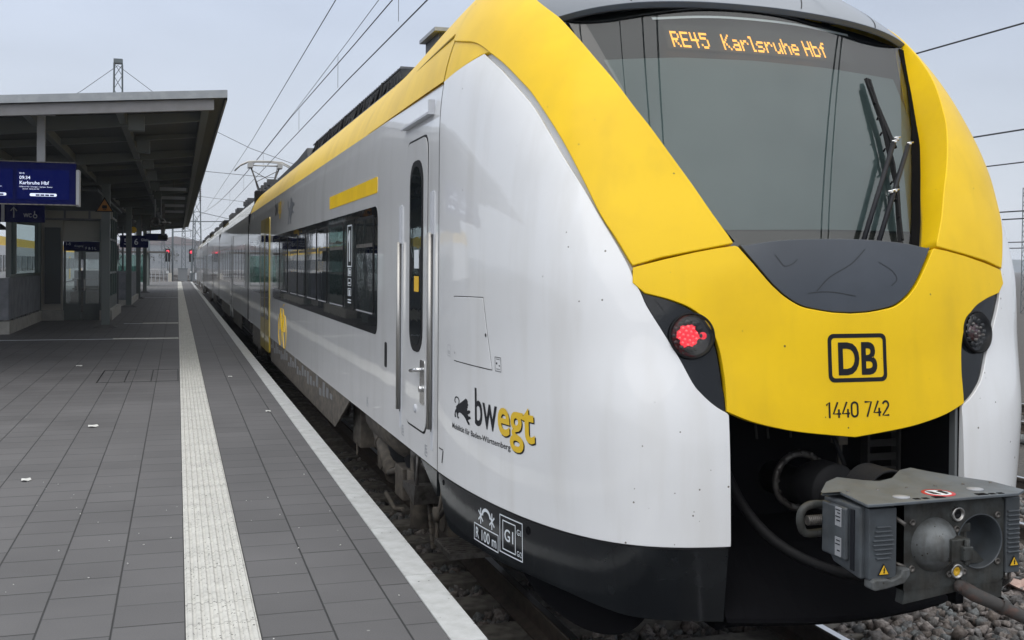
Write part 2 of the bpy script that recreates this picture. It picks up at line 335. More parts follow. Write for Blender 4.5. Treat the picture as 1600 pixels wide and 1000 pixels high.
def text2d(txt, height, xs=1., bold=0., align='LEFT', space=1.):
    cu = bpy.data.curves.new('txt', 'FONT'); cu.body = txt; cu.size = 1; cu.offset = bold; cu.align_x = align; cu.space_character = space; cu.resolution_u = 4
    ob = bpy.data.objects.new('txt', cu); COL.objects.link(ob)
    dg = bpy.context.evaluated_depsgraph_get(); me = bpy.data.meshes.new_from_object(ob.evaluated_get(dg))
    bpy.data.objects.remove(ob); k = height / .729
    v = [(q.co.x * k * xs, q.co.y * k) for q in me.vertices]; f = [tuple(p.vertices) for p in me.polygons]
    bpy.data.meshes.remove(me); return v, f
def flat_text(mb, txt, org, ux, uz, height, xs=1., bold=0., mi=0, align='LEFT'):
    v, f = text2d(txt, height, xs, bold, align); org = Vector(org); ux = Vector(ux); uz = Vector(uz)
    mb.add([org + ux * a + uz * b for a, b in v], f, mi)

# ------------------------------------------------------------------ hull of the power car's nose (a superelliptic plan that changes with height)
XC = 2.95; YS = 6.30
ZK = [-2.2,-1.75,-1.24,-.7,-.45,-.2,0,.11,.24,.37,.51,.65,.785,.93,1.085,1.25,1.40,1.5,1.6,1.7,1.8,1.9,2.0,2.06]
CK = [4.19,4.20,4.215,4.24,4.26,4.28,4.315,4.345,4.39,4.445,4.505,4.575,4.66,4.77,4.905,5.07,5.25,5.40,5.56,5.73,5.92,6.10,6.24,6.29]
def sint(x, xk, yk):
    x = np.asarray(x, float); xk = np.array(xk, float); yk = np.array(yk, float)
    m_ = np.gradient(yk, xk); i = np.clip(np.searchsorted(xk, x) - 1, 0, len(xk) - 2)
    h = xk[i+1] - xk[i]; t = np.clip((x - xk[i]) / h, 0, 1)
    return (2*t**3-3*t**2+1)*yk[i] + (t**3-2*t**2+t)*h*m_[i] + (-2*t**3+3*t**2)*yk[i+1] + (t**3-t**2)*h*m_[i+1]
def hc(z): return sint(z, ZK, CK)
def hW(z, d=1.36):
    q = np.clip((np.asarray(z, float) - .7) / d, 0, .9999); return 1.46 * (1 - q**2.5)**.4
def hN(z): return sint(z, [-2.2,-1.24,-.6,0,.45,.8,1.1,1.9],[7,7,9.5,14,12,9,7,7])
def hY(w_, z):
    t = np.clip(np.abs(w_) / hW(z), 0, 1); n_ = hN(z)
    return hc(z) + (YS - hc(z)) * (1 - (1 - t**n_)**(1/1.65)) + sint(z,[-2.2,-1.24,-.65,-.3,0,.5,.8,1.1,1.9],[.07,.07,.08,.14,.15,.14,.12,.08,.07]) * np.asarray(w_)**2 * (1 - t**n_)
_u = np.linspace(0, 1, 1300); _t = np.r_[np.linspace(0, .5, 200), .5 + .5 * (1 - (1 - _u)**2.2)[1:]]
NZ, NS = 420, 500
TZ = np.linspace(-2.2, 2.045, NZ); TW = np.zeros((NZ, NS)); TY = np.zeros((NZ, NS))
def plan(z):
    ww = hW(z) * _t; yy = hY(ww, z); s = np.r_[0, np.cumsum(np.hypot(np.diff(ww), np.diff(yy)))]; return ww, yy, s
for i_, z_ in enumerate(TZ):
    ww, yy, ss = plan(z_); sg = np.linspace(0, ss[-1], NS); TW[i_] = np.interp(sg, ss, ww); TY[i_] = np.interp(sg, ss, yy)
def s_of(w_, z):
    ww, yy, ss = plan(z); return float(np.interp(w_, ww, ss) / ss[-1])
def hull(uv):
    """(s, z) -> points; s in [-1, 1], positive on the platform side"""
    uv = np.asarray(uv, float); s = uv[:, 0]; z = uv[:, 1]; a = np.abs(s)
    fi = np.clip((z - TZ[0]) / (TZ[1] - TZ[0]), 0, NZ - 1.001); fj = np.clip(a * (NS - 1), 0, NS - 1.001)
    i = fi.astype(int); j = fj.astype(int); di = fi - i; dj = fj - j
    def bl(T): return (T[i, j]*(1-di)*(1-dj) + T[i+1, j]*di*(1-dj) + T[i, j+1]*(1-di)*dj + T[i+1, j+1]*di*dj)
    sg = np.where(s < 0, -1, 1)
    ext = np.where(a > 1, (a - 1) * 3.0, 0)
    return np.stack([XC - sg * bl(TW), bl(TY) + ext, z], 1)
def hull_n(uv):
    uv = np.asarray(uv, float); h = .012
    uvs = np.stack([np.clip(uv[:, 0], -.985, .985) * 1, np.clip(uv[:, 1], -2.15, 2.0)], 1)
    ds = hull(uvs + [h, 0]) - hull(uvs - [h, 0]); dz = hull(uvs + [0, .02]) - hull(uvs - [0, .02])
    n_ = np.cross(dz, ds); n_ /= np.linalg.norm(n_, axis=1)[:, None]
    return n_
def gY(w_, z): return 4.46 + (z - .1) * .655 + .08 * w_**2
def glassp(uv):
    uv = np.asarray(uv, float); return np.stack([XC - uv[:, 0], gY(uv[:, 0], uv[:, 1]), uv[:, 1]], 1)
def glass_n(uv):
    uv = np.asarray(uv, float); n_ = np.stack([-.16 * uv[:, 0], -np.ones(len(uv)), np.full(len(uv), .655)], 1); return n_ / np.linalg.norm(n_, axis=1)[:, None]
HS = (hull, hull_n, 3.0, .018, .05); GS = (glassp, glass_n, 1., .1, .1)

def cat_rom(pts, k=4):
    P = [np.array(p, float) for p in pts]; out_ = []
    for i in range(len(P) - 1):
        p0 = P[i-1] if i else 2*P[0]-P[1]; p1, p2 = P[i], P[i+1]; p3 = P[i+2] if i + 2 < len(P) else 2*P[-1]-P[-2]
        for j in range(k):
            t = j / k; out_.append(tuple(.5*((2*p1)+(-p0+p2)*t+(2*p0-5*p1+4*p2-p3)*t*t+(-p0+3*p1-3*p2+p3)*t**3)))
    out_.append(tuple(P[-1])); return out_
def join(*parts):
    o = []
    for p in parts:
        for q in p:
            if not o or math.hypot(o[-1][0]-q[0], o[-1][1]-q[1]) > 1e-4: o.append(tuple(q))
    if math.hypot(o[0][0]-o[-1][0], o[0][1]-o[-1][1]) < 1e-4: o.pop()
    return o
def cut_mesh(poly_or_mesh, su, sv):
    """triangulate a 2D outline (or take a 2D mesh) and cut it by a grid so it can be laid on a curved surface"""
    bm = bmesh.new()
    if isinstance(poly_or_mesh, tuple): 
        vs = [bm.verts.new((a, b, 0)) for a, b in poly_or_mesh[0]]
        for f in poly_or_mesh[1]:
            try: bm.faces.new([vs[i] for i in f])
            except ValueError: pass
    else:
        bm.faces.new([bm.verts.new((a, b, 0)) for a, b in poly_or_mesh])
    bmesh.ops.triangulate(bm, faces=bm.faces[:])
    for ax, st in ((0, su), (1, sv)):
        if not st: continue
        c = [v.co[ax] for v in bm.verts]; a = math.ceil(min(c) / st) * st
        while a < max(c):
            no_ = (1, 0, 0) if ax == 0 else (0, 1, 0); co = (a, 0, 0) if ax == 0 else (0, a, 0)
            bmesh.ops.bisect_plane(bm, geom=bm.verts[:] + bm.edges[:] + bm.faces[:], plane_co=co, plane_no=no_, dist=1e-6); a += st
    bm.verts.ensure_lookup_table(); bm.verts.index_update()
    return bm
def panel(name, polys, m, parent, surf=HS, off=0., thick=.03, mirror=False, bev=.004):
    """skin panel: outline(s) on a surface, with a rounded edge and real thickness; mirror adds the other half (joined at u = 0)"""
    F, FN, SC, su, sv = surf
    V = []; NRM = []; FC = []
    if isinstance(polys, tuple) or not isinstance(polys[0][0], (list, tuple)): polys = [polys]
    for poly in polys:
        bm = cut_mesh(poly, su, sv)
        for sg in ((1, -1) if mirror else (1,)):
            uv = np.array([(v.co.x * sg, v.co.y) for v in bm.verts]); P = F(uv); Nn = FN(uv)
            base = len(V); P0 = P + Nn * off; V += P0.tolist(); NRM += Nn.tolist()
            for f in bm.faces:
                idx = [v.index for v in f.verts]
                p = [P0[i] for i in idx[:3]]; g = np.cross(p[1]-p[0], p[2]-p[0])
                if g @ Nn[idx[0]] < 0: idx = idx[::-1]
                FC.append(tuple(base + i for i in idx))
            if thick:
                od = {}; E = []
                for ed in bm.edges:
                    if len(ed.link_faces) != 1: continue
                    a, b = ed.verts[0].index, ed.verts[1].index
                    if mirror and abs(uv[a][0]) < 1e-5 and abs(uv[b][0]) < 1e-5: continue
                    fc = ed.link_faces[0].calc_center_median(); c3 = F(np.array([[fc.x * sg, fc.y]]))[0]
                    t = P[b] - P[a]; o_ = np.cross(t, Nn[a]); 
                    if o_ @ (c3 - P[a]) > 0: o_ = -o_
                    L_ = np.linalg.norm(o_)
                    if L_ < 1e-9: continue
                    o_ /= L_; E.append((a, b)); od.setdefault(a, []).append(o_); od.setdefault(b, []).append(o_)
                k3 = {}
                for a, l_ in od.items():
                    o_ = sum(l_); o_ /= max(np.linalg.norm(o_), 1e-6); n_ = Nn[a]; i0 = len(V)
                    V += [P0[a].tolist(), (P0[a] + o_*bev*.7 - n_*bev*.3).tolist(), (P0[a] + o_*bev - n_*bev).tolist(), (P0[a] + o_*bev - n_*thick).tolist()]
                    d = (n_ + o_); d /= np.linalg.norm(d); NRM += [n_.tolist(), d.tolist(), o_.tolist(), o_.tolist()]; k3[a] = i0
                for a, b in E:
                    for r_ in range(3):
                        q = [k3[a]+r_, k3[b]+r_, k3[b]+r_+1, k3[a]+r_+1]; p = [np.array(V[i]) for i in q]; g = np.cross(p[1]-p[0], p[3]-p[0])
                        if g @ np.array(NRM[q[2 if r_ < 2 else 0]]) < 0: q = q[::-1]
                        FC.append(tuple(q))
        bm.free()
    me = bpy.data.meshes.new(name); me.from_pydata(V, [], FC); me.polygons.foreach_set('use_smooth', [True]*len(FC))
    me.normals_split_custom_set_from_vertices([tuple(q) for q in NRM])
    return link(name, me, m, parent)
def ribbon(name, pts, wd, m, parent, surf=HS, off=.0012, closed=False):
    """thin painted or sealed line along a surface"""
    F, FN, SC, su, sv = surf; V = []; FC = []
    pl = pts if isinstance(pts[0][0], (list, tuple)) else [pts]
    for pp in pl:
        D = []
        cp = list(pp) + ([pp[0]] if closed else [])
        for a, b in zip(cp[:-1], cp[1:]):
            n_ = max(1, int(math.hypot((b[0]-a[0])*SC, b[1]-a[1]) / .05)); D += [(a[0]+(b[0]-a[0])*i/n_, a[1]+(b[1]-a[1])*i/n_) for i in range(n_)]
        if not closed: D.append(cp[-1])
        D = np.array(D); P = F(D); Nn = FN(D); K = len(D); o = len(V)
        for i in range(K):
            t = P[(i+1) % K if closed else min(i+1, K-1)] - P[i-1 if (closed or i) else 0]; s_ = np.cross(t, Nn[i]); s_ /= max(np.linalg.norm(s_), 1e-9)
            V += [(P[i]+s_*wd/2+Nn[i]*off).tolist(), (P[i]-s_*wd/2+Nn[i]*off).tolist()]
        for i in range(K if closed else K-1):
            j = (i+1) % K; FC.append((o+2*i, o+2*j, o+2*j+1, o+2*i+1))
    me = bpy.data.meshes.new(name); me.from_pydata(V, [], FC); return link(name, me, m, parent)
def decal(name, items, m, parent, surf=HS, off=.0015, su=None, sv=None):
    """flat lettering laid on the curved skin; items = [(verts2d, faces)] already in surface coordinates, one material each"""
    F, FN, SC, a_, b_ = surf; V = []; FC = []; MI = []
    for k, it in enumerate(items):
        bm = cut_mesh((it[0], it[1]), su or a_, sv or b_); uv = np.array([(v.co.x, v.co.y) for v in bm.verts]); P = F(uv) + FN(uv) * (it[3] if len(it) > 3 else off); o = len(V); V += P.tolist()
        for f in bm.faces: FC.append(tuple(o + v.index for v in f.verts)); MI.append(it[2] if len(it) > 2 else 0)
        bm.free()
    me = bpy.data.meshes.new(name); me.from_pydata(V, [], FC); me.polygons.foreach_set('material_index', MI); return link(name, me, m, parent)
def put(vf, u0, v0, ku, kv=1., shear=0., slope=0.):
    """local lettering metres -> surface coordinates"""
    return ([(u0 + x*ku, v0 + y*kv + x*slope) for x, y in vf[0]], vf[1])
def circ(u, v, r, ku=1/3., n=20): return [(u + r*math.cos(i*2*math.pi/n)*ku, v + r*math.sin(i*2*math.pi/n)) for i in range(n)]
def rect(a, b, c, d): return [(a, b), (c, b), (c, d), (a, d)]
def rrect(a, b, c, d, r, ku=1., n=5):
    o = []
    for (cx, cy, a0) in ((c - r*ku, d - r, 0), (a + r*ku, d - r, 90), (a + r*ku, b + r, 180), (c - r*ku, b + r, 270)):
        o += [(cx + r*ku*math.cos(R(a0+90*i/n)), cy + r*math.sin(R(a0+90*i/n))) for i in range(n+1)]
    return o

O = json.loads(r'''{"AO": [[0.3383, 0.0085], [0.3612, 0.1237], [0.3863, 0.2382], [0.4139, 0.3927], [0.4453, 0.5474], [0.4779, 0.6749], [0.5194, 0.8082], [0.546, 0.881], [0.5778, 0.9473], [0.6143, 1.0173], [0.6557, 1.0841], [0.7172, 1.1646]], "hook": [[0.7172, 1.1646], [0.7517, 1.2054], [0.7916, 1.2432], [0.8345, 1.271]], "AI": [[0.1861, 0.1104], [0.2148, 0.2389], [0.2429, 0.3729], [0.2738, 0.5063], [0.3065, 0.6434], [0.3345, 0.7503], [0.369, 0.8862], [0.4052, 1.0055], [0.4463, 1.1306], [0.4966, 1.2597], [0.5355, 1.3318], [0.6045, 1.4405]], "WE": [[0.746, 1.1576], [0.6851, 1.0736], [0.6346, 0.9925], [0.5483, 0.8166], [0.4995, 0.6668], [0.4613, 0.5279], [0.4359, 0.4313], [0.4132, 0.338], [0.3861, 0.2086], [0.366, 0.112], [0.3469, 0.0083], [0.3385, -0.0573]], "WH": [[0.3385, -0.0573], [0.3285, -0.1169], [0.3196, -0.1791], [0.297, -0.2917], [0.2744, -0.4037], [0.2549, -0.515], [0.2421, -0.5623], [0.2292, -0.5988], [0.2179, -0.6243], [0.2046, -0.6472]], "HE": [[0.2034, -0.6362], [0.2049, -0.5163], [0.2071, -0.4548], [0.2103, -0.3901], [0.2146, -0.3393], [0.2209, -0.2911], [0.231, -0.2402], [0.2421, -0.2034], [0.258, -0.1724], [0.274, -0.1528], [0.2909, -0.136], [0.321, -0.1139]], "seamlow": [[0.3374, -0.0058], [0.2941, 0.0281], [0.245, 0.0624], [0.2074, 0.0836], [0.1815, 0.0942]], "seamup": [[0.3383, 0.0085], [0.2988, 0.0438], [0.2448, 0.0768], [0.1861, 0.1104]], "SH": [[0.1776, 0.0902], [0.1564, 0.0152], [0.1333, -0.0681], [0.1218, -0.1025], [0.1082, -0.137], [0.0842, -0.1774], [0.0582, -0.1949], [0.0315, -0.2069]], "skirt": [[0.9588, -1.4133], [0.9266, -1.4926], [0.8931, -1.5133], [0.8472, -1.5129], [0.758, -1.5038], [0.6655, -1.505], [0.558, -1.4968], [0.4691, -1.5034], [0.4, -1.5265], [0.3469, -1.5436], [0.2695, -1.5458], [0.2153, -1.5518]], "hatch": [[0.8819, -0.1738], [0.7151, -0.166], [0.6822, -0.5341], [0.8805, -0.5355]], "logo": [[0.7664, -0.8454], [0.7552, -0.6394], [0.5341, -0.8504], [0.5337, -0.6578], [0.8922, -0.9211], [0.8924, -0.8919], [0.6165, -0.9137], [0.6161, -0.8847], [0.8807, -0.7347], [0.7885, -0.7091], [0.8804, -0.8505], [0.7859, -0.8468]], "marks": [[0.7736, -1.3807], [0.6755, -1.3677], [0.7734, -1.4703], [0.6656, -1.4494], [0.67, -1.2588], [0.5926, -1.2639], [0.6582, -1.4669], [0.5773, -1.4519], [0.7583, -1.2674], [0.6751, -1.262], [0.7613, -1.3587], [0.6831, -1.3531]], "sticker": [[0.6639, -0.4608], [0.638, -0.461], [0.6403, -0.5353], [0.666, -0.5361]], "db": [[0.13, -0.299], [-0.182, -0.3], [-0.19, -0.518], [0.128, -0.516], [0.158, -0.602], [0.155, -0.673], [-0.231, -0.605], [-0.22, -0.678]], "holes": [[0.9552, -1.2719], [0.5668, -1.2849]], "lion": [[0.8807, -0.7347], [0.7859, -0.8502]]}''')
AO = cat_rom(O['AO']); AI = cat_rom(O['AI']); WE = cat_rom(O['WE']); WH = cat_rom(O['WH']); HE = cat_rom(O['HE']); SH = cat_rom(O['SH']); HK = cat_rom(O['hook']); SK = cat_rom(O['skirt'])

# ================================================================== TRAIN
T = thing('regional_train', (XC, 4.2, -2.15), 'white and yellow electric regional train with grey coupler standing at the platform edge', 'train')
BOT = -1.225
opn = [(s_of(.622, z), z) for z in np.linspace(-.655, BOT, 8)]
body = panel('cab_side', join([(1., BOT), (1., 1.095)], WE, WH, opn), 'white', T, thick=.05)
cab_r = panel('cab_side', [(-a, b) for a, b in join([(1., BOT), (1., 1.095)], WE, WH, opn)], 'white', T, thick=.05)
for sg, nm in ((1, 'l'), (-1, 'r')):
    f = lambda L: [(a * sg, b) for a, b in L]
    panel('window_surround', f(join(AO, HK, [(1., 1.345), (1., 1.62), (.80, 1.56), (.6312, 1.458)], AI[::-1], O['seamup'][::-1])), 'yellow', T, off=.012, thick=.26, bev=.006)
    panel('roof_band', f(join([(1., 1.095), (1., 1.34)], HK[::-1], [(.7581, 1.1638)])), 'yellow', T, thick=.03)
    # recessed white strip, groove shade painted grey, between white flank and yellow surround, black below
    g1 = [(a + .02, b) for a, b in WE]; g2 = [(a - .02, b) for a, b in AO]
    panel('recess_strip', f(join(g1, [(.36, -.0566), (.322, -.0566)], g2)), 'lightgrey', T, off=-.022, thick=0)
    panel('skirt', f(join([(1., BOT-.012), (.975, -1.33)], SK, [(s_of(.632, BOT), BOT-.012)])), 'black', T, off=-.004, thick=.05)
    panel('lower_apron', f(cat_rom([(.66, -1.47), (.64, -1.55), (.57, -1.64), (.46, -1.69), (.38, -1.66), (.34, -1.58), (.33, -1.50)])), 'matte', T, off=-.10, thick=.03)
    ribbon('trim_line', f([(a, b - .002) for a, b in [(1., BOT-.004), (.75, BOT-.004), (.5, BOT-.004), (.21, BOT-.004)]]), .014, 'rubber', body if sg > 0 else cab_r, off=-.003)
# black backing behind the bumper panel and lamps
panel('mask_backing', join([(0, .10), (.35, .06)], [(.365, -.04)], [(a + .006, b - .004) for a, b in WH], [(0, -.70)]), 'matte', T, off=-.035, thick=.02, mirror=True)
bump = panel('front_panel', join([(.0, -.765)], cat_rom([(.0, -.765), (.0795, -.737), (.1235, -.714), (.167, -.68), (.2039, -.6356)]), HE, [(.338, -.07)], O['seamlow'], SH[:], [(0, -.212)]), 'yellow', T, off=.006, thick=.045, mirror=True)
shi = [(a * .965, b * 1. + .012) for a, b in SH]
shield = panel('coupler_shield', join([(0, -.199)], shi[::-1], cat_rom([(.168, .096), (.12, .119), (.06, .131), (0, .135)])), 'visor', T, off=.0, thick=.04, mirror=True)
# scratches on the shield
ribbon('scratch', [cat_rom(q) for q in ([(.118, .06), (.112, .035), (.104, .008), (.09, .02), (.082, .04)], [(.07, -.115), (.045, -.108), (.02, -.112), (-.012, -.128)], [(.055, -.105), (.03, -.04), (-.01, .02), (-.04, .09)], [(-.062, .03), (-.085, -.01), (-.092, -.05), (-.08, -.08)])], .0045, 'scratch', shield, off=.0012)

# ---- windscreen: glass, printed border, sunblind, painted desk reflection, display
wtop = [(0, 1.455), (.43, 1.438), (.64, 1.41), (.85, 1.37), (1.07, 1.31), (1.13, 1.26)]
aiw = []
for a, b in O['AI'][:11]:
    p = hull([(a, b)])[0]; aiw.append((XC - p[0] + .07, b))
gp = join([(0, .02), (.50, .02)], aiw[:-2], [(1.15, 1.20)], wtop[::-1])
ws = panel('windscreen', gp, 'glass', T, surf=GS, thick=0, mirror=True)
panel('border_print', gp, 'border', ws, surf=GS, off=-.045, thick=0, mirror=True)
panel('sunblind', [(.86, 1.085), (.45, 1.120), (0, 1.128), (-.45, 1.118), (-.905, 1.087), (-.88, .6), (-.60, .205), (-.06, .207), (.48, .197), (.555, .21), (.72, .62)][::-1], 'screendk', ws, surf=GS, off=-.036, thick=0)
panel('dash_reflection', [(.56, .190), (.2, .197), (-.3, .199), (-.60, .192), (-.58, .06), (.50, .06)], 'dashrefl', ws, surf=GS, off=-.038, thick=0)  # flat band coloured as the desk's reflection in the glass
ds = panel('destination_display', [(.487, 1.172), (.478, 1.318), (0, 1.331), (-.40, 1.326), (-.645, 1.308), (-.69, 1.158), (-.3, 1.166), (.2, 1.172)], 'dispbg', ws, surf=GS, off=-.036, thick=0)
ribbon('light_bar', cat_rom([(.53, 1.347), (.25, 1.377), (0, 1.388), (-.35, 1.381), (-.70, 1.345)]), .018, 'barwhite', ws, surf=GS, off=-.03)
F57 = {'R': '11110 10001 10001 11110 10100 10010 10001', 'E': '11111 10000 10000 11110 10000 10000 11111', '4': '10010 10010 10010 11111 00010 00010 00010', '5': '11111 10000 11110 00001 00001 10001 01110',
 'K': '10001 10010 10100 11000 10100 10010 10001', 'a': '00000 00000 01110 00001 01111 10001 01111', 'r': '00000 00000 10110 11001 10000 10000 10000', 'l': '110 010 010 010 010 010 011', 's': '00000 00000 01111 10000 01110 00001 11110',
 'u': '00000 00000 10001 10001 10001 10011 01101', 'h': '10000 10000 10110 11001 10001 10001 10001', 'e': '00000 00000 01110 10001 11111 10000 01110', 'H': '10001 10001 10001 11111 10001 10001 10001', 'b': '10000 10000 11110 10001 10001 10001 11110', 'f': '0011 0100 1110 0100 0100 0100 0100', ' ': '00 00 00 00 00 00 00'}
def led_text(txt, u0, vtop, pitch_u, pitch_v, drop=0.):
    V = []; FC = []; x = 0
    for ch in txt:
        rows = F57[ch].split(); wd = len(rows[0])
        for j, rw in enumerate(rows):
            for i, c_ in enumerate(rw):
                if c_ == '1':
                    for hx in (0, .5):
                        for hv in (0, .5):
                            u = u0 - (x + i + hx) * pitch_u; v = vtop - (j + hv) * pitch_v; r1 = pitch_u * .23; r2 = pitch_v * .21; o = len(V)
                            V += [(u-r1, v-r2), (u+r1, v-r2), (u+r1, v+r2), (u-r1, v+r2)]; FC.append((o, o+1, o+2, o+3))
        x += wd + 1
    P = glassp(V) - glass_n(V) * .030; me = bpy.data.meshes.new('led'); me.from_pydata(P.tolist(), [], FC); return me
link('lettering', led_text('RE45', .452, 1.272, .0092, .0137), 'led', ws)
link('lettering', led_text('Karlsruhe Hbf', .158, 1.272, .0092, .0137), 'led', ws)
# visor roof between the surrounds
vis_low = [(s_of(w_, z + .034), z + .034) for w_, z in [(0, 1.408), (.22, 1.404), (.43, 1.388), (.64, 1.362), (.85, 1.322), (1.0, 1.283), (1.068, 1.262)]]
vis = panel('roof_visor', join(cat_rom(vis_low), [(.5448, 1.3376), (.6312, 1.458), (.80, 1.56), (1., 1.62), (1., 2.04), (0, 2.04)]), 'visorroof', T, off=.004, thick=.035, mirror=True)
sl_ = cat_rom([(a, b - .009) for a, b in vis_low]); ribbon('visor_seal', sl_[::-1] + [(-a, b) for a, b in sl_[1:]], .012, 'rubber', vis, off=-.028)
for sg in (1, -1): ribbon('glass_seal', [((a - .095 - .025 * max(0, 1 - b / 1.0)) * sg, b) for a, b in aiw[:-1]], .05, 'matte', ws, surf=GS, off=.004)
for s0, z0, s1, z1 in ((.33, 1.40, .37, 1.56), (.22, 1.44, .25, 1.6), (.10, 1.46, .11, 1.6), (-.2, 1.45, -.33, 1.62), (-.40, 1.36, -.62, 1.60)):
    ribbon('visor_line', [(s0, z0), ((s0+s1)/2, (z0+z1)/2), (s1, z1)], .006, 'rubber', vis, off=.0055)  # thin dark slanting lines across the visor

# ---- headlamps
def headlamp(sg):
    f = lambda L: [(a * sg, b) for a, b in L]
    hp = join([(.3385, -.0125)], [(a - .003, b + .003) for a, b in WH[6:]], [(a + .006, b) for a, b in HE[4:]], [(.335, -.095)])
    h = panel('headlamp_unit', f(hp), 'black', T, off=-.014, thick=.04)
    ls_ = s_of(.765, -.305); c0 = hull([(ls_ * sg, -.305)])[0]; nn = hull_n([(ls_ * sg, -.305)])[0]; nv = Vector(nn); c = Vector(c0) + nv * .012
    mb = MB(); mb.lathe(c, nn, [(.104, -.012), (.104, -.004), (.098, .0), (.094, -.004), (.094, -.03)], 40); mb.build('lamp_bezel', 'rubber', h)
    mb = MB(); mb.lathe(c, nn, [(.094, -.006), (.085, -.035), (.06, -.055), (.0, -.06)], 40); mb.build('lamp_bowl', 'matte', h)
    a = nv.cross(Vector((0, 0, 1))).normalized(); b = nv.cross(a)
    if a.x < 0: a = -a
    cc = c - a * .020 - nv * .004
    mb = MB()
    for i in range(12):
        th = i * math.pi / 6; q = cc + (a * math.cos(th) + b * math.sin(th)) * .062
        mb.lathe(q, nn, [(.014, -.01), (.014, .0), (.010, .006), (.0, .008)], 10)
    mb.build('led_ring', 'black', h)
    if sg > 0:
        V = []; n_ = 36
        for i in range(n_):
            th = i * 2 * math.pi / n_; r_ = .050 + .005 * math.cos(6 * th) + .0035 * math.sin(11 * th) + .003 * math.sin(4 * th); V.append(tuple(cc - nv * -.004 + (a * math.cos(th) + b * math.sin(th)) * r_))
        V.append(tuple(cc + nv * .007)); MB().add(V, [(i, (i + 1) % n_, n_) for i in range(n_)], 0, True).build('tail_light', 'redglow', h)
        mb = MB()
        for rr_, nn_ in ((.0, 1), (.022, 6), (.040, 10)):
            for i in range(nn_):
                th = i * 6.283 / nn_ + rr_ * 9; mb.lathe(cc + nv * .006 + (a * math.cos(th) + b * math.sin(th)) * rr_, nn, [(.0065, 0), (.005, .004), (0, .006)], 8)
        mb.build('led_point', 'ledpoint', h)
        MB().lathe(cc + a * .068 + nv * .004, nn, [(.0, .004), (.012, .002), (.017, 0)], 12).build('reflector', 'redglow', h)
    else:
        MB().lathe(cc, nn, [(.05, -.012), (.04, .0), (.02, .006), (0, .007)], 20).build('tail_light', 'redlens', h)
        mb = MB()
        for i in range(9):
            th = i * 2.4; q = cc + (a * math.cos(th) + b * math.sin(th)) * (.012 + .0045 * i); mb.lathe(q, nn, [(.009, 0), (.007, .012), (0, .014)], 8)
        mb.build('lamp_prism', 'dsteel', h)
    MB().lathe(c, nn, [(0, .006), (.094, .003), (.094, .005), (.06, .010), (0, .012)], 40).build('lamp_lens', 'lensglass', h)
headlamp(1); headlamp(-1)

# ---- wiper
def gpt(w_, z, off): 
    q = np.array([(w_, z)]); return Vector((glassp(q) + glass_n(q) * off)[0])
wp = MB()
wp.tube([gpt(-.164, .10, .05), gpt(-.572, .607, .075)], .013, 6); wp.tube([gpt(-.252, .10, .05), gpt(-.45, .345, .065), gpt(-.659, .597, .08)], .013, 6)
wo = wp.build('wiper', 'inkblack', T)
mb = MB()
for k in range(2): mb.tube([gpt(-.57 - k * .03, .60, .07 - .02 * k), gpt(-.622, .99, .035), ], .010, 5)
mb.tube([gpt(-.635, 1.02, .022), gpt(-.60, .72, .03), gpt(-.52, .40, .03), gpt(-.398, .10, .022)], .014, 5)
mb.tube([gpt(-.63, 1.0, .045), gpt(-.585, .75, .055), gpt(-.535, .50, .055), gpt(-.45, .25, .045), gpt(-.41, .12, .035)], .008, 5)
for k in range(9): mb.tube([gpt(-.625 + .023*k, .95 - .09*k, .03), gpt(-.615 + .022*k, .95 - .09*k, .052)], .006, 4)
mb.build('wiper_blade', 'rubber', wo)
for (w_, z, o_) in ((-.572, .607, .075), (-.659, .597, .08), (-.60, .63, .07), (-.45, .345, .065), (-.425, .34, .062)):
    mb = MB(); p = gpt(w_, z, o_); n_ = Vector(glass_n([(w_, z)])[0]); mb.tube([p - n_ * .02, p + n_ * .018], .008, 8); mb.tube([p + n_*.015 + Vector((-.020, 0, .0)), p + n_*.015 + Vector((.020, 0, .006))], .0045, 6); mb.build('wiper_joint', 'chrome', wo)
# ---- lettering on the nose
def wz(items, off=.0075): # items in (w, z) metres -> hull
    return [([(s_of(abs(a), b) * (1 if a >= 0 else -1), b) for a, b in it[0]], it[1], *it[2:]) for it in items]
cx = -.027
def frame2(a, b, c, d, r, th):
    o_ = rrect(a, b, c, d, r); i_ = rrect(a + th, b + th, c - th, d - th, r * .55); n_ = len(o_); return (o_ + i_, [(k, (k+1) % n_, n_ + (k+1) % n_, n_ + k) for k in range(n_)])
tv = text2d('DB', .148, .80, .028); wdt = max(v[0] for v in tv[0]) - min(v[0] for v in tv[0]); x0 = min(v[0] for v in tv[0])
tv = ([(cx + (wdt / 2 - (x - x0)), -.482 + y) for x, y in tv[0]], tv[1])
decal('logo', wz([(*frame2(cx - .156, -.519, cx + .156, -.299, .030, .019), 0), (*tv, 0)]), 'inkblack', bump, off=.0075)
def centred(txt, h, xs, bold, xc, z, sp=1.):
    v, f_ = text2d(txt, h, xs, bold, space=sp); a = min(p[0] for p in v); b = max(p[0] for p in v); return ([(xc + (b + a) / 2 - x, z + y) for x, y in v], f_)
def stroke(pts, th):
    V = []; F_ = []
    for k in range(len(pts)):
        a = pts[k-1] if k else pts[k]; b = pts[min(k+1, len(pts)-1)]; dx, dy = b[0]-a[0], b[1]-a[1]; L_ = math.hypot(dx, dy) or 1; V += [(pts[k][0]-dy/L_*th/2, pts[k][1]+dx/L_*th/2), (pts[k][0]+dy/L_*th/2, pts[k][1]-dx/L_*th/2)]
        if k: F_.append((2*k-2, 2*k, 2*k+1, 2*k-1))
    return V, F_
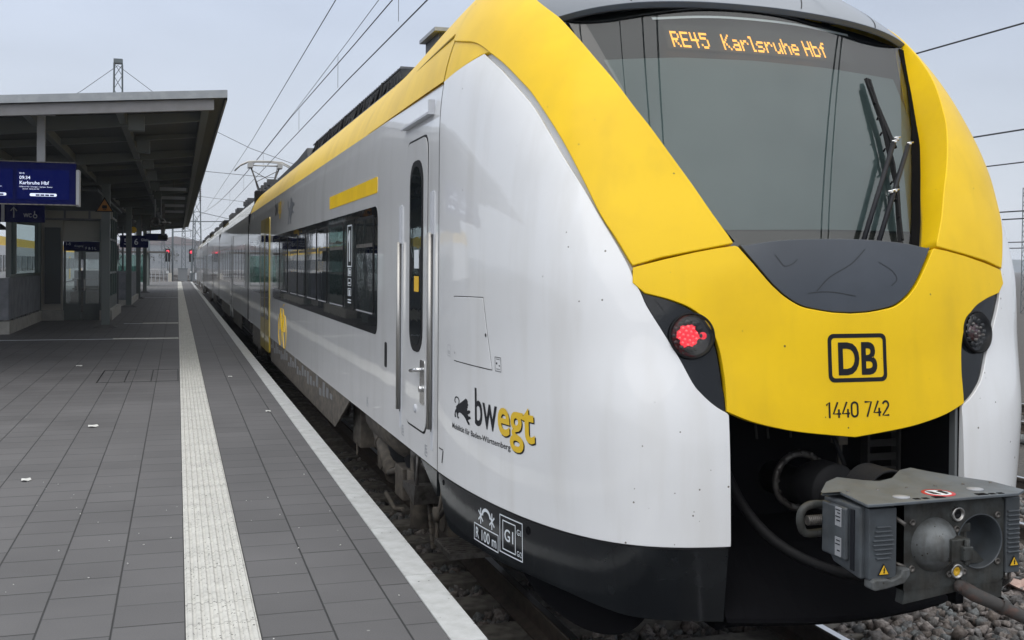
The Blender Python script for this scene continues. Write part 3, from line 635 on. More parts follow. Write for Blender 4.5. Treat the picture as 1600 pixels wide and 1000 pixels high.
def arc_(cx_, cy_, rx, ry, a0, a1, n=12): return [(cx_ + rx*math.cos(R(a0+(a1-a0)*i/n)), cy_ + ry*math.sin(R(a0+(a1-a0)*i/n))) for i in range(n+1)]
DG = {'1': [[(.12, .80), (.34, 1.0), (.34, 0)]], '4': [[(.40, 1.0), (.06, .26), (.62, .26)], [(.47, .55), (.47, 0)]], '0': [arc_(.30, .73, .23, .22, 0, 180) + arc_(.30, .27, .23, .22, 180, 360) + [(.53, .73)]],
      '7': [[(.03, .95), (.55, .95), (.20, 0)]], '2': [arc_(.30, .72, .22, .23, 165, -30) + [(.06, .06), (.56, .06)]], ' ': []}
ni = []; xx = 0; NH = .071
for ch in '1440 742':
    for s_ in DG[ch]:
        v_, f_ = stroke(s_, .135); ni.append(([(cx - .010 + .192 - (xx + a) * NH * .98, -.678 + b * NH) for a, b in v_], f_, 0))
    xx += .36 if ch == ' ' else (.56 if ch == '1' else .68)
decal('running_number', wz(ni), 'inkblack', bump, off=.0075)
# ---- side logo: lion, wordmark, slogan
S3 = 1 / 2.93
def st(txt, h, xs, bold, s0, z0, s1, z1, fit=True):
    v, f_ = text2d(txt, h, xs, bold); a = min(p[0] for p in v); b = max(p[0] for p in v)
    return ([(s0 + (x - a) / (b - a) * (s1 - s0), z0 + y + (x - a) / (b - a) * (z1 - z0)) for x, y in v], f_)
lgz = -.846
bw = st('bw', .205, 1, .010, .765, lgz, .6655, lgz); egt = st('egt', .205, 1, .018, .662, lgz, .5365, lgz)
egs = ([(a - .0022, b - .007) for a, b in egt[0]], egt[1])
LB = [[(.16,.38),(.22,.50),(.34,.54),(.50,.50),(.64,.50),(.74,.62),(.80,.74),(.80,.86),(.86,.96),(.93,.94),(1.0,.86),(.98,.78),(1.04,.72),(.98,.66),(1.0,.60),(.94,.54),(.98,.46),(1.08,.52),(1.16,.48),(1.14,.40),(1.04,.34),(.98,.30),(1.06,.24),(1.16,.26),(1.20,.18),(1.08,.12),(.96,.16),(1.0,.06),(1.10,-.02),(1.12,-.10),(1.02,-.12),(.94,-.04),(.84,.08),(.72,.18),(.56,.24),(.42,.26),(.32,.20)],
      [(.16,.38),(.32,.20),(.30,.08),(.38,.02),(.36,-.03),(.26,-.02),(.22,.10),(.18,.22)], [(.10,.30),(.18,.36),(.20,.24),(.12,.16),(.13,.06),(.17,.01),(.14,-.03),(.05,-.02),(.04,.08),(.06,.20)]]
LT = cat_rom([(.16,.42),(.24,.50),(.36,.62),(.38,.76),(.30,.86),(.18,.88),(.08,.80),(.06,.68),(.13,.62)], 4)
lm_ = lambda L: [(.8815 - a * .080, -.850 + b * .128) for a, b in L]
lions = [(lm_(q), [tuple(range(len(q)))], 0) for q in LB]
tl = []
for i_ in range(len(LT)):
    a, b = LT[i_]; c, d = LT[min(i_+1, len(LT)-1)]; e_, f_ = LT[max(i_-1, 0)]; dx, dy = c-e_, d-f_; L_ = math.hypot(dx, dy); tl += [(a - dy/L_*.028, b + dx/L_*.028), (a + dy/L_*.028, b - dx/L_*.028)]
lions.append((lm_(tl), [(2*k, 2*k+2, 2*k+3, 2*k+1) for k in range(len(LT)-1)], 0))
slog = st('Mobilität für Baden-Württemberg', .031, 1, .010, .8925, -.921, .6165, -.917)
decal('logo', lions + [(*bw, 0), (*slog, 0), (*egs, 0), (*egt, 1, .0030)], ['inkblack', 'inkyellow'], body, off=.0015)
# markings on the skirt
def rf(a, b, c, d, th, ku=S3):
    o_ = rect(a, b, c, d); i_ = rect(a + th*ku*(1 if c > a else -1), b + th*(1 if d > b else -1), c - th*ku*(1 if c > a else -1), d - th*(1 if d > b else -1)); return (o_ + i_, [(k, (k+1) % 4, 4 + (k+1) % 4, 4 + k) for k in range(4)])
mk = [(*rf(.773, -1.470, .668, -1.377, .006), 0), (*st('R 100 m', .058, 1, .01, .765, -1.452, .676, -1.452), 0),
      (*rf(.663, -1.455, .583, -1.262, .006), 0), (*rf(.652, -1.435, .606, -1.285, .006), 0), (*st('G1', .062, 1, .012, .645, -1.385, .614, -1.385), 0), (*st('G1', .03, 1, .006, .602, -1.33, .588, -1.33), 0), (*st('G/2', .028, 1, .006, .602, -1.435, .586, -1.435), 0)]
arc = [(.718 + .020*math.cos(t), -1.318 + .045*math.sin(t)) for t in np.linspace(0, math.pi, 12)]; arc2 = [(.718 + .014*math.cos(t), -1.318 + .028*math.sin(t)) for t in np.linspace(0, math.pi, 12)]
mk.append((arc + arc2, [(k, k+1, 13+k, 12+k) for k in range(11)], 0))
for cx_ in (.742, .694):
    for ang in (90, 35, -35):
        dx, dz = math.cos(R(ang)) * .036, math.sin(R(ang)) * .042; px_, pz_ = -math.sin(R(ang)) * .005, math.cos(R(ang)) * .005
        q = [((a) * S3 + cx_, -1.325 + b) for a, b in ((-dx-px_, -dz-pz_), (dx-px_, dz-pz_), (dx+px_, dz+pz_), (-dx+px_, -dz+pz_))]; mk.append((q, [(0, 1, 2, 3)], 0))
skl = [o for o in T.children if o.name.startswith('skirt')][0]
decal('marking', mk, 'inkwhite', skl, off=-.0025)
decal('jack_hole', [(circ(.9552, -1.272, .017, S3), [tuple(range(20))], 0), (circ(.5666, -1.285, .020, S3), [tuple(range(20))], 0)], 'matte', skl, off=-.002)
# hatch, stickers, seam
ha = O['hatch']; ribbon('hatch_gap', ha, .007, 'rubber', body, off=.001, closed=True)
hp = panel('hatch', [(a + (.783 - a) * .012, b + (-.355 - b) * .02) for a, b in ha], 'white', body, off=.003, thick=.004, bev=.003)
decal('hatch_lock', [(circ(.703, -.36, .010, S3), [tuple(range(20))], 0)], 'inkblack', body, off=.0055)
decal('hatch_lock', [(circ(.873, -.49, .006, S3), [tuple(range(20))], 0)], 'inkgrey', body, off=.0055)
decal('sticker', [(*rf(.6685, -.536, .644, -.462, .003), 0), (*rf(.6640, -.500, .6590, -.490, .008), 0), (circ(.651, -.505, .005, S3), [tuple(range(20))], 0), (*st('mmm', .006, 1, .02, .664, -.475, .649, -.475), 0), (*st('mmm', .006, 1, .02, .664, -.525, .649, -.525), 0)], 'inkblack', body)
decal('sticker', [(*rf(.924, -.520, .906, -.455, .002), 0), (*rf(.920, -.505, .911, -.490, .003), 0)], 'inkgrey', body)
decal('jack_mark', [(rect(.985, -1.085, .955, -1.078), [(0, 1, 2, 3)], 0), ([(.965, -1.16), (.957, -1.085), (.951, -1.085), (.959, -1.16)], [(0, 1, 2, 3)], 0)], 'inkblack', body)
ribbon('seam', [(.998, BOT), (.998, -.5), (.998, .5), (.998, 1.09)], .010, 'rubber', body, off=.0008)

# ---- opening under the front panel
mb = MB(); mb.box((2.95-.60, 4.90, -1.62), (2.95+.60, 5.0, -.60)); mb.box((2.95-.60, 4.30, -.62), (2.95+.60, 5.0, -.60)); mb.box((2.95-.645, 4.33, -1.62), (2.95-.605, 5.0, -.66)); mb.box((2.95-.60, 4.4, -1.64), (2.95+.60, 5.0, -1.60))
mb.build('coupler_bay', 'matte', T)
MB().box((3.542, 4.29, -1.235), (3.575, 4.33, -.655)).build('bay_side_panel', 'bayedge', T)
mb = MB(); mb.box((3.556, 4.29, -1.60), (3.60, 5.0, -.65)); mb.build('bay_side_panel', 'matte', T)
mb = MB()
for k in range(6): mb.box((3.36, 4.72, -1.12 + k * .07), (3.54, 4.74, -1.085 + k * .07))
mb.box((3.535, 4.70, -1.16), (3.55, 4.76, -.70)); mb.box((3.35, 4.70, -1.16), (3.365, 4.76, -.70)); mb.build('bay_ladder', 'baydark', T)
mb = MB(); mb.tube([(3.05, 4.8, -.65), (3.07, 4.6, -.8), (3.08, 4.5, -.95)], .012, 6); mb.build('bay_hose', 'rubber', T)
mb = MB(); mb.box((3.08, 4.55, -.86), (3.13, 4.62, -.76)); mb.tube([(3.105, 4.58, -.76), (3.105, 4.58, -.66)], .01, 6); mb.tube([(3.105, 4.58, -.86), (3.105, 4.58, -1.0)], .012, 6); mb.build('bay_valve', 'under', T)
for x_ in (2.76, 2.64, 2.58): MB().tube([(x_, 4.5, -.64), (x_ + .01, 4.48, -.80)], .006, 6).build('bay_hose', 'baydark', T)
mb = MB(); mb.box((2.38, 4.6, -1.15), (2.42, 4.7, -1.0)); mb.tube([(2.40, 4.6, -1.06), (2.47, 4.58, -1.06)], .012, 6); mb.build('bay_clamp', 'under', T)
MB().box((2.37, 4.50, -.95), (2.46, 4.54, -.94)).build('bay_bracket', 'under', T)
mb = MB(); mb.tube(cat_rom([(2.55, 4.75, -.95), (2.55, 4.5, -1.14), (2.65, 4.3, -1.28), (2.85, 4.1, -1.35), (3.1, 3.95, -1.30)]), .024, 10); mb.build('jumper_cable', 'rubber', T)
mb = MB(); mb.ring((2.97, 4.72, -1.06), (0, -1, 0), .135, .018, 36, 8)
for i in range(16): 
    a = i * math.pi / 8; mb.tube([(2.97 + .135 * math.cos(a), 4.69, -1.05 + .135 * math.sin(a)), (2.97 + .135 * math.cos(a), 4.73, -1.05 + .135 * math.sin(a))], .009, 6)
mb.build('cable_flange', 'dsteel', T)
# front apron: shallow plate under the coupler
A = []; F_ = []
xs_ = np.linspace(2.302, 3.46, 15)
for x in xs_:
    k = 1 - ((x - 2.88) / .62)**2; A += [(x, 4.24 - .13 * k, -1.553), (x, 4.245 - .13 * k, -1.535), (x * .86 + 2.9 * .14, 4.60, -1.33), (x * .86 + 2.9 * .14, 4.9, -1.26), (x, 4.27 - .13 * k, -1.575)]
for i in range(14):
    for k in (0, 1, 2): F_.append((i*5+k, i*5+5+k, i*5+6+k, i*5+1+k))
    F_.append((i*5, i*5+4, i*5+9, i*5+5))
mb = MB(); mb.add(A, F_, 0, False); mb.build('front_apron', 'matte', T)

# ---- coupler
CP = MB()
fx0, fx1, fz0, fz1, fy = 2.752, 3.232, -1.275, -.925, 3.62
def circ2(cx, cz, r, n=32): return [(cx + r*math.cos(i*2*math.pi/n), cz + r*math.sin(i*2*math.pi/n)) for i in range(n)]
# face plate with a round pocket: ring of quads between outline and circle
def plate_with_hole(mb, out_, hc_, hr, y, n=48, mi=0):
    pts = []; cx_, cz_ = hc_
    for i in range(n):
        a = i * 2 * math.pi / n; dx, dz = math.cos(a), math.sin(a); t = 1e9
        for (xa, xb, ax) in ((out_[0], out_[2], 0), (out_[1], out_[3], 1)):
            d = (dx, dz)[ax]; c_ = (cx_, cz_)[ax]
            if abs(d) > 1e-9: t = min(t, max((xa - c_) / d, (xb - c_) / d))
        pts.append((cx_ + dx * t, cz_ + dz * t))
    V = [(p[0], y, p[1]) for p in pts] + [(p[0], y, p[1]) for p in circ2(cx_, cz_, hr, n)]
    mb.add(V, [(i, (i+1) % n, n + (i+1) % n, n + i) for i in range(n)], mi)
cupc = (3.112, -1.102)
plate_with_hole(CP, (2.985, fz0, fx1, fz1), cupc, .108, fy)
CP.box((fx0, fy, fz0), (2.985, fy + .09, fz1)); 
CP.add([(fx0, fy, fz0), (fx1, fy, fz0), (fx1, fy + .35, fz0), (fx0, fy + .35, fz0), (fx0, fy, fz1), (fx1, fy, fz1), (fx1, fy + .35, fz1), (fx0, fy + .35, fz1)], [(0, 1, 2, 3), (4, 7, 6, 5), (1, 5, 6, 2), (0, 3, 7, 4)])
CP.prism([(2.76, -1.27), (2.75, -1.33), (3.0, -1.30), (3.225, -1.37), (3.232, -1.27)], 'y', fy + .003, fy + .05)
cpo = CP.build('coupler', 'coupler', T)
mb = MB(); mb.lathe((cupc[0], fy, cupc[1]), (0, -1, 0), [(.112, .004), (.108, .006), (.106, .0), (.100, -.08), (.085, -.16), (.0, -.17)], 48); mb.build('coupler_cup', 'couplight', cpo); mb = MB(); mb.prism([(3.03, -1.20), (3.17, -1.20), (3.12, -1.15), (3.03, -1.12)], 'y', fy+.03, fy+.14); mb.box((3.03, fy+.03, -1.13), (3.06, fy+.12, -1.02)); mb.box((3.03, fy + .02, -1.065), (3.085, fy + .1, -1.03)); mb.tube([(3.085, fy+.05, -1.18), (3.085, fy+.06, -1.02)], .009, 8); mb.build('catch_plate', 'coupler', cpo)
mb = MB(); mb.lathe((2.893, fy, -1.100), (0, -1, 0), [(.108, .0), (.104, .012), (.078, .046), (.052, .075), (.040, .082), (.0, .084)], 48); mb.build('coupler_cone', 'coupcone', cpo)
mb = MB(); mb.box((2.90, fy - .10, -1.150), (2.985, fy - .04, -1.06)); mb.box((2.935, fy - .125, -1.14), (2.98, fy - .05, -1.085)); mb.tube([(2.96, fy-.11, -1.16), (2.96, fy-.11, -1.06)], .012, 8); mb.build('coupling_hook', 'coupler', cpo, bevel=.006)
for px_, pz_ in ((3.002, -.985), (2.999, -1.215)):
    mb = MB(); mb.lathe((px_, fy, pz_), (0, -1, 0), [(.030, 0), (.030, .012), (.026, .014), (.021, .013), (.019, -.01), (.0, -.012)], 24); mb.build('air_port', 'steel', cpo)
for px_, pz_ in ((3.002, -.985), (2.999, -1.215)): MB().lathe((px_, fy - .004, pz_), (0, -1, 0), [(.019, 0), (.012, .004), (.008, .0), (0, -.004)], 16).build('port_seal', 'signyel' if pz_ < -1.1 else 'rubber', cpo)
for px_, pz_ in ((2.789, -1.006), (2.788, -1.19), (3.2, -1.0), (3.2, -1.19), (3.0, -1.045), (3.035, -1.22), (2.965, -1.225)):
    MB().lathe((px_, fy, pz_), (0, -1, 0), [(.014, 0), (.014, .006), (.008, .007), (.007, .002), (0, .002)], 12).build('bolt', 'dsteel', cpo)
# left electrical head with cover ribs
mb = MB(); mb.prism([(fy, -.93), (fy + .25, -.935), (fy + .25, -1.12), (fy + .18, -1.19), (fy, -1.215)], 'x', 2.55, 2.70); mb.box((2.53, fy + .07, -1.16), (2.551, fy + .235, -.95)); eh = mb.build('electric_head', 'couplight', cpo, bevel=.008)
mb = MB(); mb.box((2.57, fy - .03, -1.21), (2.695, fy + .03, -.935))
for k in range(8):
    l_ = .05 - .018 * abs(k - 3.5) / 3.5; mb.box((2.632 - l_, fy - .040, -1.010 - k * .0175), (2.632 + l_, fy - .028, -1.003 - k * .0175))
mb.build('head_cover', 'couplight', eh, bevel=.006)
MB().box((2.546, fy + .035, -1.19), (2.556, fy + .06, -.95)).build('head_slot', 'inkblack', eh)
for a in (-1.03, -1.15): MB().box((2.527, fy + .095, a), (2.531, fy + .135, a + .075)).build('data_plate', 'inkgrey', eh)
mb = MB()
for a, b in ((-.963, .030), (-.975, .018), (-.99, .030), (-1.005, .024), (-1.085, .024), (-1.10, .030), (-1.125, .018)): mb.box((2.525, fy + .10, a - .004), (2.528, fy + .10 + b, a))
mb.build('lettering', 'inkblack', eh)
def warn_tri(parent, x, y, z, s):
    n_ = MB().prism([(x - s/2, z - s*.43), (x + s/2, z - s*.43), (x, z + s*.43)], 'y', y, y + .003); t_ = n_.build('warning_sign', 'inkblack', parent)
    k = .78; MB().prism([(x - s/2*k, z - s*.43*k - s*.03), (x + s/2*k, z - s*.43*k - s*.03), (x, z + s*.43*k - s*.03)], 'y', y - .002, y).build('yellow_field', 'signyel', t_)
    b_ = [(x + a*s, z + b*s) for a, b in ((.06, .20), (-.08, -.04), (-.01, -.04), (-.04, -.20), (-.07, -.19), (-.02, -.30), (.05, -.20), (.01, -.20), (.09, .02), (.02, .02))]
    MB().prism(b_, 'y', y - .004, y - .002).build('lightning_bolt', 'inkblack', t_)
warn_tri(eh, 2.634, fy - .035, -1.172, .052)
mb = MB(); mb.box((3.235, fy - .01, -1.24), (3.305, fy + .10, -.93))
for k in range(10): mb.box((3.24, fy - .020, -.99 - k * .0185), (3.30, fy - .008, -.982 - k * .0185))
eh2 = mb.build('electric_head', 'couplight', cpo, bevel=.004); warn_tri(eh2, 3.272, fy - .016, -1.19, .048)
MB().tube([(3.27, fy + .03, -1.24), (3.27, fy + .03, -1.275)], .008, 8).build('drain_pin', 'steel', eh2)
# gap linkage between head and face
mb = MB(); mb.tube([(2.70, fy + .05, -.965), (2.735, fy - .03, -1.005)], .009, 8); mb.tube([(2.705, fy + .02, -1.16), (2.745, fy - .02, -1.175)], .008, 8); mb.box((2.70, fy + .09, -1.22), (2.752, fy + .12, -.93)); mb.tube([(2.72, fy + .04, -.94), (2.72, fy + .04, -1.0)], .010, 8)
mb.build('linkage', 'dsteel', cpo)
MB().prism([(2.575, -1.218), (2.585, -1.205), (2.64, -1.207), (2.66, -1.213), (2.70, -1.20), (2.712, -1.175), (2.745, -1.172), (2.748, -1.20), (2.72, -1.23), (2.64, -1.245), (2.59, -1.25), (2.575, -1.245)], 'y', fy - .05, fy + .01).build('release_lever', 'coupcone', cpo, bevel=.006)
MB().tube([(2.60, fy - .02, -1.22), (2.60, fy - .02, -1.175)], .009, 8).build('drain_pin', 'steel', cpo)
mb = MB()   # cable loop on the far left with spring
mb.tube(cat_rom([(2.57, 3.88, -.975), (2.49, 3.88, -.975), (2.452, 3.88, -1.00), (2.448, 3.88, -1.05), (2.475, 3.88, -1.09), (2.57, 3.88, -1.09)]), .017, 10); mb.build('cable_loop', 'coupler', cpo)
mb = MB()
for k in range(9): mb.ring((2.475 + k * .009, 3.87, -1.035), (1, 0, 0), .018, .0035, 16, 6)
mb.tube([(2.475, 3.87, -1.035), (2.56, 3.87, -1.035)], .016, 10); mb.build('spring', 'dsteel', cpo)
# top plate
TPf = [(2.53, 3.545), (2.76, 3.555), (3.26, 3.575), (3.335, 3.625), (3.33, 3.78), (2.58, 3.785), (2.49, 3.80)]
V = []
fz = lambda x, y: -.905 + (0.0 if y < 3.79 else 0)
mb = MB(); mb.prism([(2.53, 3.545), (2.60, 3.545), (2.76, 3.550), (3.26, 3.570), (3.335, 3.62), (3.33, 3.785), (2.57, 3.785)], 'z', -.917, -.905)
tp = mb.build('top_cover', 'couplid', cpo, bevel=.003)
bx = [2.49, 2.60, 2.70, 2.80, 2.86, 2.94, 3.03, 3.10, 3.16, 3.24, 3.33]; by = [3.80, 3.93, 4.0, 3.955, 3.93, 3.95, 4.02, 4.04, 3.98, 3.90, 3.80]; bz = [.0, .010, .012, .002, .0, .006, .022, .026, .016, .006, .0]
V = [(x, 3.785, -.906) for x in bx] + [(x, y, -.905 + z) for x, y, z in zip(bx, by, bz)]; n_ = len(bx)
mb = MB(); mb.add(V, [(i, i+1, n_+i+1, n_+i) for i in range(n_-1)]); mb.add([(a, b, c - .010) for a, b, c in V], [(i, i+1, n_+i+1, n_+i) for i in range(n_-1)]); mb.build('cover_flap', 'couplid', tp)
mb = MB()
for i in range(6): mb.lathe((2.60 + i * .14, 3.775, -.905), (0, 0, 1), [(.007, 0), (.006, .004), (0, .005)], 8)
mb.build('rivet', 'dsteel', tp)
mb = MB(); mb.lathe((2.745, 3.63, -.905), (0, 0, 1), [(.033, 0), (.033, .003), (0, .004)], 24); mb.lathe((3.14, 3.68, -.905), (0, 0, 1), [(.033, 0), (.033, .003), (0, .004)], 24); mb.build('cover_cap', 'inkgrey', tp)
MB().lathe((2.94, 3.655, -.905), (0, 0, 1), [(.066, 0), (.066, .002), (.052, .0025)], 28).build('warning_sign', 'red', tp)
MB().lathe((2.94, 3.655, -.905), (0, 0, 1), [(.052, .0012), (0, .0015)], 28).build('sign_field', 'inkwhite', tp)
mb = MB(); mb.prism([(2.905, 3.64), (2.93, 3.625), (2.925, 3.68), (2.905, 3.69)], 'z', -.9033, -.902); mb.prism([(2.955, 3.625), (2.975, 3.635), (2.975, 3.69), (2.95, 3.68)], 'z', -.9033, -.902); mb.build('lettering', 'inkblack', tp)
mb = MB()
for x, w_, d_ in ((2.77, .016, .02), (2.81, .016, .02), (2.865, .03, .03), (3.07, .03, .03), (3.13, .016, .02), (3.17, .016, .02)): mb.box((x, 3.575, -.906), (x + w_ * 1.6, 3.575 + d_, -.9035))
mb.build('cover_slot', 'matte', tp)
# neck and bellows
mb = MB(); mb.tube([(2.92, 3.95, -1.07), (2.93, 4.9, -1.07)], .085, 24); mb.lathe((2.93, 4.36, -1.035), (0, -1, 0), [(0, .01), (.12, .01), (.125, 0), (.125, -.12), (.1, -.2)], 32); mb.build('coupler_neck', 'rubber', cpo)
mb = MB()
for k in range(14): mb.ring((2.98 + 0, 4.02 + .013 * k, -1.0), (0, 1, 0), .115, .007, 28, 6)
mb.build('bellows', 'rubber', cpo)
# rusty rod hanging forward from the coupler
mb = MB(); mb.tube([(3.01, 3.62, -1.27), (3.06, 3.58, -1.305), (3.15, 3.56, -1.345), (3.26, 3.53, -1.40), (3.60, 3.44, -1.575)], [.028, .030, .027, .026, .026], 12); mb.lathe((3.005, 3.61, -1.272), (0, -1, 0), [(.024, 0), (.024, .02), (0, .02)], 12); mb.lathe((3.17, 3.558, -1.353), (.6, -.1, -.3), [(.034, -.012), (.034, .012)], 12); mb.build('uncoupling_rod', 'rust', cpo)

# ------------------------------------------------------------------ car bodies behind the cab
def prof(z0, z1, n=10): return [(float(hW(z, 1.18)), float(z)) for z in np.linspace(z0, z1, n)]
def shell(name, y0, y1, p, m, parent, ends=False):
    """sheet swept along the train, both sides, smooth"""
    V = []; F_ = []; SM = []
    for sg in (-1, 1):
        o = len(V); ny = max(2, int((y1 - y0) / 2)); n = len(p)
        for j in range(ny + 1):
            y = y0 + (y1 - y0) * j / ny; V += [(XC + sg * a, y, b) for a, b in p]
        for j in range(ny):
            for i in range(n - 1): F_.append((o+j*n+i, o+j*n+i+1, o+(j+1)*n+i+1, o+(j+1)*n+i))
    mb = MB(); mb.add(V, F_, 0, True); return mb.build(name, m, parent)
def side_sheet(name, y0, y1, z0, z1, m, parent, out=.004, r=.0, th=.02, x=None, far=False):
    """flat plate standing on the side of the car (platform side; far also mirrors it)"""
    X0 = (XC - 1.46) if x is None else x
    poly = rrect(y0, z0, y1, z1, r) if r else rect(y0, z0, y1, z1)
    mb = MB(); mb.prism(poly, 'x', X0 - out, X0 + th)
    if far: mb.prism(poly, 'x', 2*XC - X0 - th, 2*XC - X0 + out)
    return mb.build(name, m, parent)
segs = [(6.302, 24.28), (24.55, 41.6), (41.9, 58.6), (58.9, 75.5), (75.8, 91.5)]
def door(y0, y1, m, par):
    d = side_sheet('door', y0, y1, -1.50, .80, m, par, out=.010, r=.05); w2 = (y1 - y0) / 2
    for k in range(2):
        a = y0 + k * w2 + .16; b = y0 + (k + 1) * w2 - .16
        side_sheet('door_window', a, b, -.95, .52, 'pane', d, out=.014, r=.08)
    side_sheet('door_gap', y0 + w2 - .012, y0 + w2 + .012, -1.48, .78, 'rubber', d, out=.012)
    return d
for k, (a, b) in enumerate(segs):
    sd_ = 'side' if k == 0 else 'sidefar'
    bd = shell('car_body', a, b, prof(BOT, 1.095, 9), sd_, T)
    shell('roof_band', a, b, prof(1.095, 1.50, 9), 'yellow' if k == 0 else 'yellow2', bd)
    shell('car_roof', a, b, prof(1.50, 1.87, 12), 'roof', bd)
    mb = MB(); mb.box((XC - .5, a, 1.80), (XC + .5, b, 1.86)); mb.box((XC-1.44, a, BOT-.02), (XC+1.44, b, BOT+.01)); mb.box((XC-1.45, b-.03, BOT), (XC+1.45, b, 1.1)); mb.box((XC-1.45, a, BOT), (XC+1.45, a+.03, 1.1)) if k else None
    mb.build('underfloor', 'matte', bd)
    if k: MB().box((XC-1.33, segs[k-1][1]-.02, -1.2), (XC+1.33, a+.02, 1.6)).build('gangway', 'rubber', T)
# fairing behind the cab that blends the taller cab roof into the car roof
V = []; F_ = []; zz = np.linspace(1.06, 1, 30); n = 30; ny = 26
for sg in (-1, 1):
    o = len(V)
    for j in range(ny + 1):
        t = j / ny; y = 6.302 + 2.75 * t; d = 1.36 - .185 * (3*t*t - 2*t**3); zt = np.linspace(1.10, .7 + d * .985, n); V += [(XC + sg * (float(hW(z, d)) + .003), y, float(z)) for z in zt]
    for j in range(ny):
        for i in range(n - 1): F_.append((o+j*n+i, o+j*n+i+1, o+(j+1)*n+i+1, o+(j+1)*n+i))
mb = MB(); mb.add([v for v in V], F_, 0, True); fr = mb.build('roof_fairing', 'yellow', T)
for f_ in fr.data.polygons: 
    if f_.center.z + 0 < 1.095 + 2.15 - .02: f_.material_index = 0
mb = MB(); mb.tube([(XC - float(hW(1.385, 1.36 - .185*(3*((y-6.3)/2.75)**2 - 2*((y-6.3)/2.75)**3))) - .004, y, 1.385 - .02*(y-6.3)) for y in np.linspace(6.34, 8.4, 14)], .011, 6); mb.build('roof_groove', 'groove', fr)
# skirts
mb = MB()
for y0, y1 in ((9.75, 18.55), (20.75, 23.0)):
     mb = MB(); mb.prism([(y0, BOT+.001), (y1, BOT+.001), (y1 - .2, -1.60), (y0 + .95 if y0 < 10 else y0, -1.60)], 'x', XC-1.455, XC-1.435); skt_ = mb.build('side_skirt', 'under', T); skt = skt_ if y0 < 10 else skt
for k, (a, b) in enumerate(segs[1:]):
    for y0, y1 in ((a + 2.2, a + 6.6), (a + 8.2, b - 2.2)):
        mb = MB(); mb.prism([(y0, BOT+.001), (y1, BOT+.001), (y1 - .2, -1.58), (y0 + .2, -1.58)], 'x', XC-1.455, XC-1.435); mb.build('side_skirt', 'under', T)
MB().prism([(6.30, BOT-.005), (6.75, BOT-.005), (6.30, -1.38)], 'x', XC-1.462, XC-1.44).build('skirt_corner', 'black', T)
mb = MB()
for i in range(26):
    y = 10.9 + i * .29; h_ = .05 + .12 * ((i * 37) % 5) / 5; mb.box((XC-1.459, y, -1.36 - .02 * ((i * 13) % 4)), (XC-1.454, y + .17, -1.36 - .02 * ((i*13) % 4) + h_))
mb.build('lettering', 'stencil', skt)
# windows of the leading car
bd = side_sheet('window_band', 8.35, 18.0, -.545, .462, 'band', T, out=.003, r=.10)
for y0, y1 in ((8.50, 9.36), (10.12, 11.06), (11.30, 12.0), (12.18, 13.08), (13.3, 14.0), (14.2, 15.1), (15.5, 16.4), (16.8, 17.75)):
    wn = side_sheet('window_frame', y0, y1, -.40, .40, 'rubber', bd, out=.008, r=.06)
    side_sheet('pane', y0 + .025, y1 - .025, -.375, .375, 'pane', wn, out=.010, r=.05)
    side_sheet('vent_bar', y0 + .03, y1 - .03, .145, .175, 'dsteel', wn, out=.013)
    side_sheet('sill_trim', y0 + .03, y1 - .03, -.392, -.382, 'inkgrey', wn, out=.013)
side_sheet('pillar_panel', 9.50, 10.02, -.40, .40, 'black', bd, out=.005)
# class sign and pictograms between the first windows
mb = MB(); X0 = XC - 1.46 - .006
def yz(mb, y0, z0, y1, z1): mb.prism(rect(y0, z0, y1, z1), 'x', X0 - .002, X0)
for (a, b, c, d) in ((9.62, -.02, 9.88, .36),): 
    for q in ((a, b, a+.012, d), (c-.012, b, c, d), (a, b, c, b+.012), (a, d-.012, c, d)): yz(mb, *q)
yz(mb, 9.73, .03, 9.78, .31); mb.prism([(9.78, .31), (9.84, .24), (9.84, .20), (9.78, .25)], 'x', X0-.002, X0)
for zz in (-.10, -.19, -.28): 
    for q in ((9.66, zz, 9.668, zz+.07), (9.832, zz, 9.84, zz+.07), (9.66, zz, 9.84, zz+.006), (9.66, zz+.064, 9.84, zz+.07)): yz(mb, *q)
for q in ((9.70, -.085, 9.75, -.05), (9.77, -.09, 9.80, -.04), (9.70, -.17, 9.80, -.155), (9.72, -.275, 9.78, -.225), (9.66, -.32, 9.84, -.31), (9.66, -.345, 9.84, -.333)): yz(mb, *q)
mb.build('class_sign', 'inkwhite', bd)
# yellow stripe, doors, small logo, vent slot
side_sheet('first_class_stripe', 8.38, 11.14, .565, .69, 'yellow', T, out=.003, r=.02)
door(18.62, 20.55, 'yellow2', T)
bd2 = side_sheet('window_band', 20.75, 23.8, -.545, .462, 'band', T, out=.003, r=.10)
for y0, y1 in ((20.95, 21.9), (22.2, 23.6)): side_sheet('pane', y0, y1, -.38, .38, 'pane', bd2, out=.008, r=.05)
side_sheet('louvre', 7.94, 8.03, -.76, -.575, 'rubber', T, out=.003, r=.02)
lg = []
mb = MB(); X0 = XC - 1.46 - .004
def side_text(mb, txt, y, z, h, xs=1., bold=0.): # reads from the platform: text runs towards the camera
    flat_text(mb, txt, (X0, y, z), (0, -1, 0), (0, 0, 1), h, xs, bold)
side_text(mb, 'bw', 17.6, .78, .26, 1., .02)
lb = mb.build('logo', 'inkblack', T); mb = MB(); side_text(mb, 'egt', 17.0, .78, .26, 1., .03); mb.build('yellow_letters', 'inkyellow', lb)
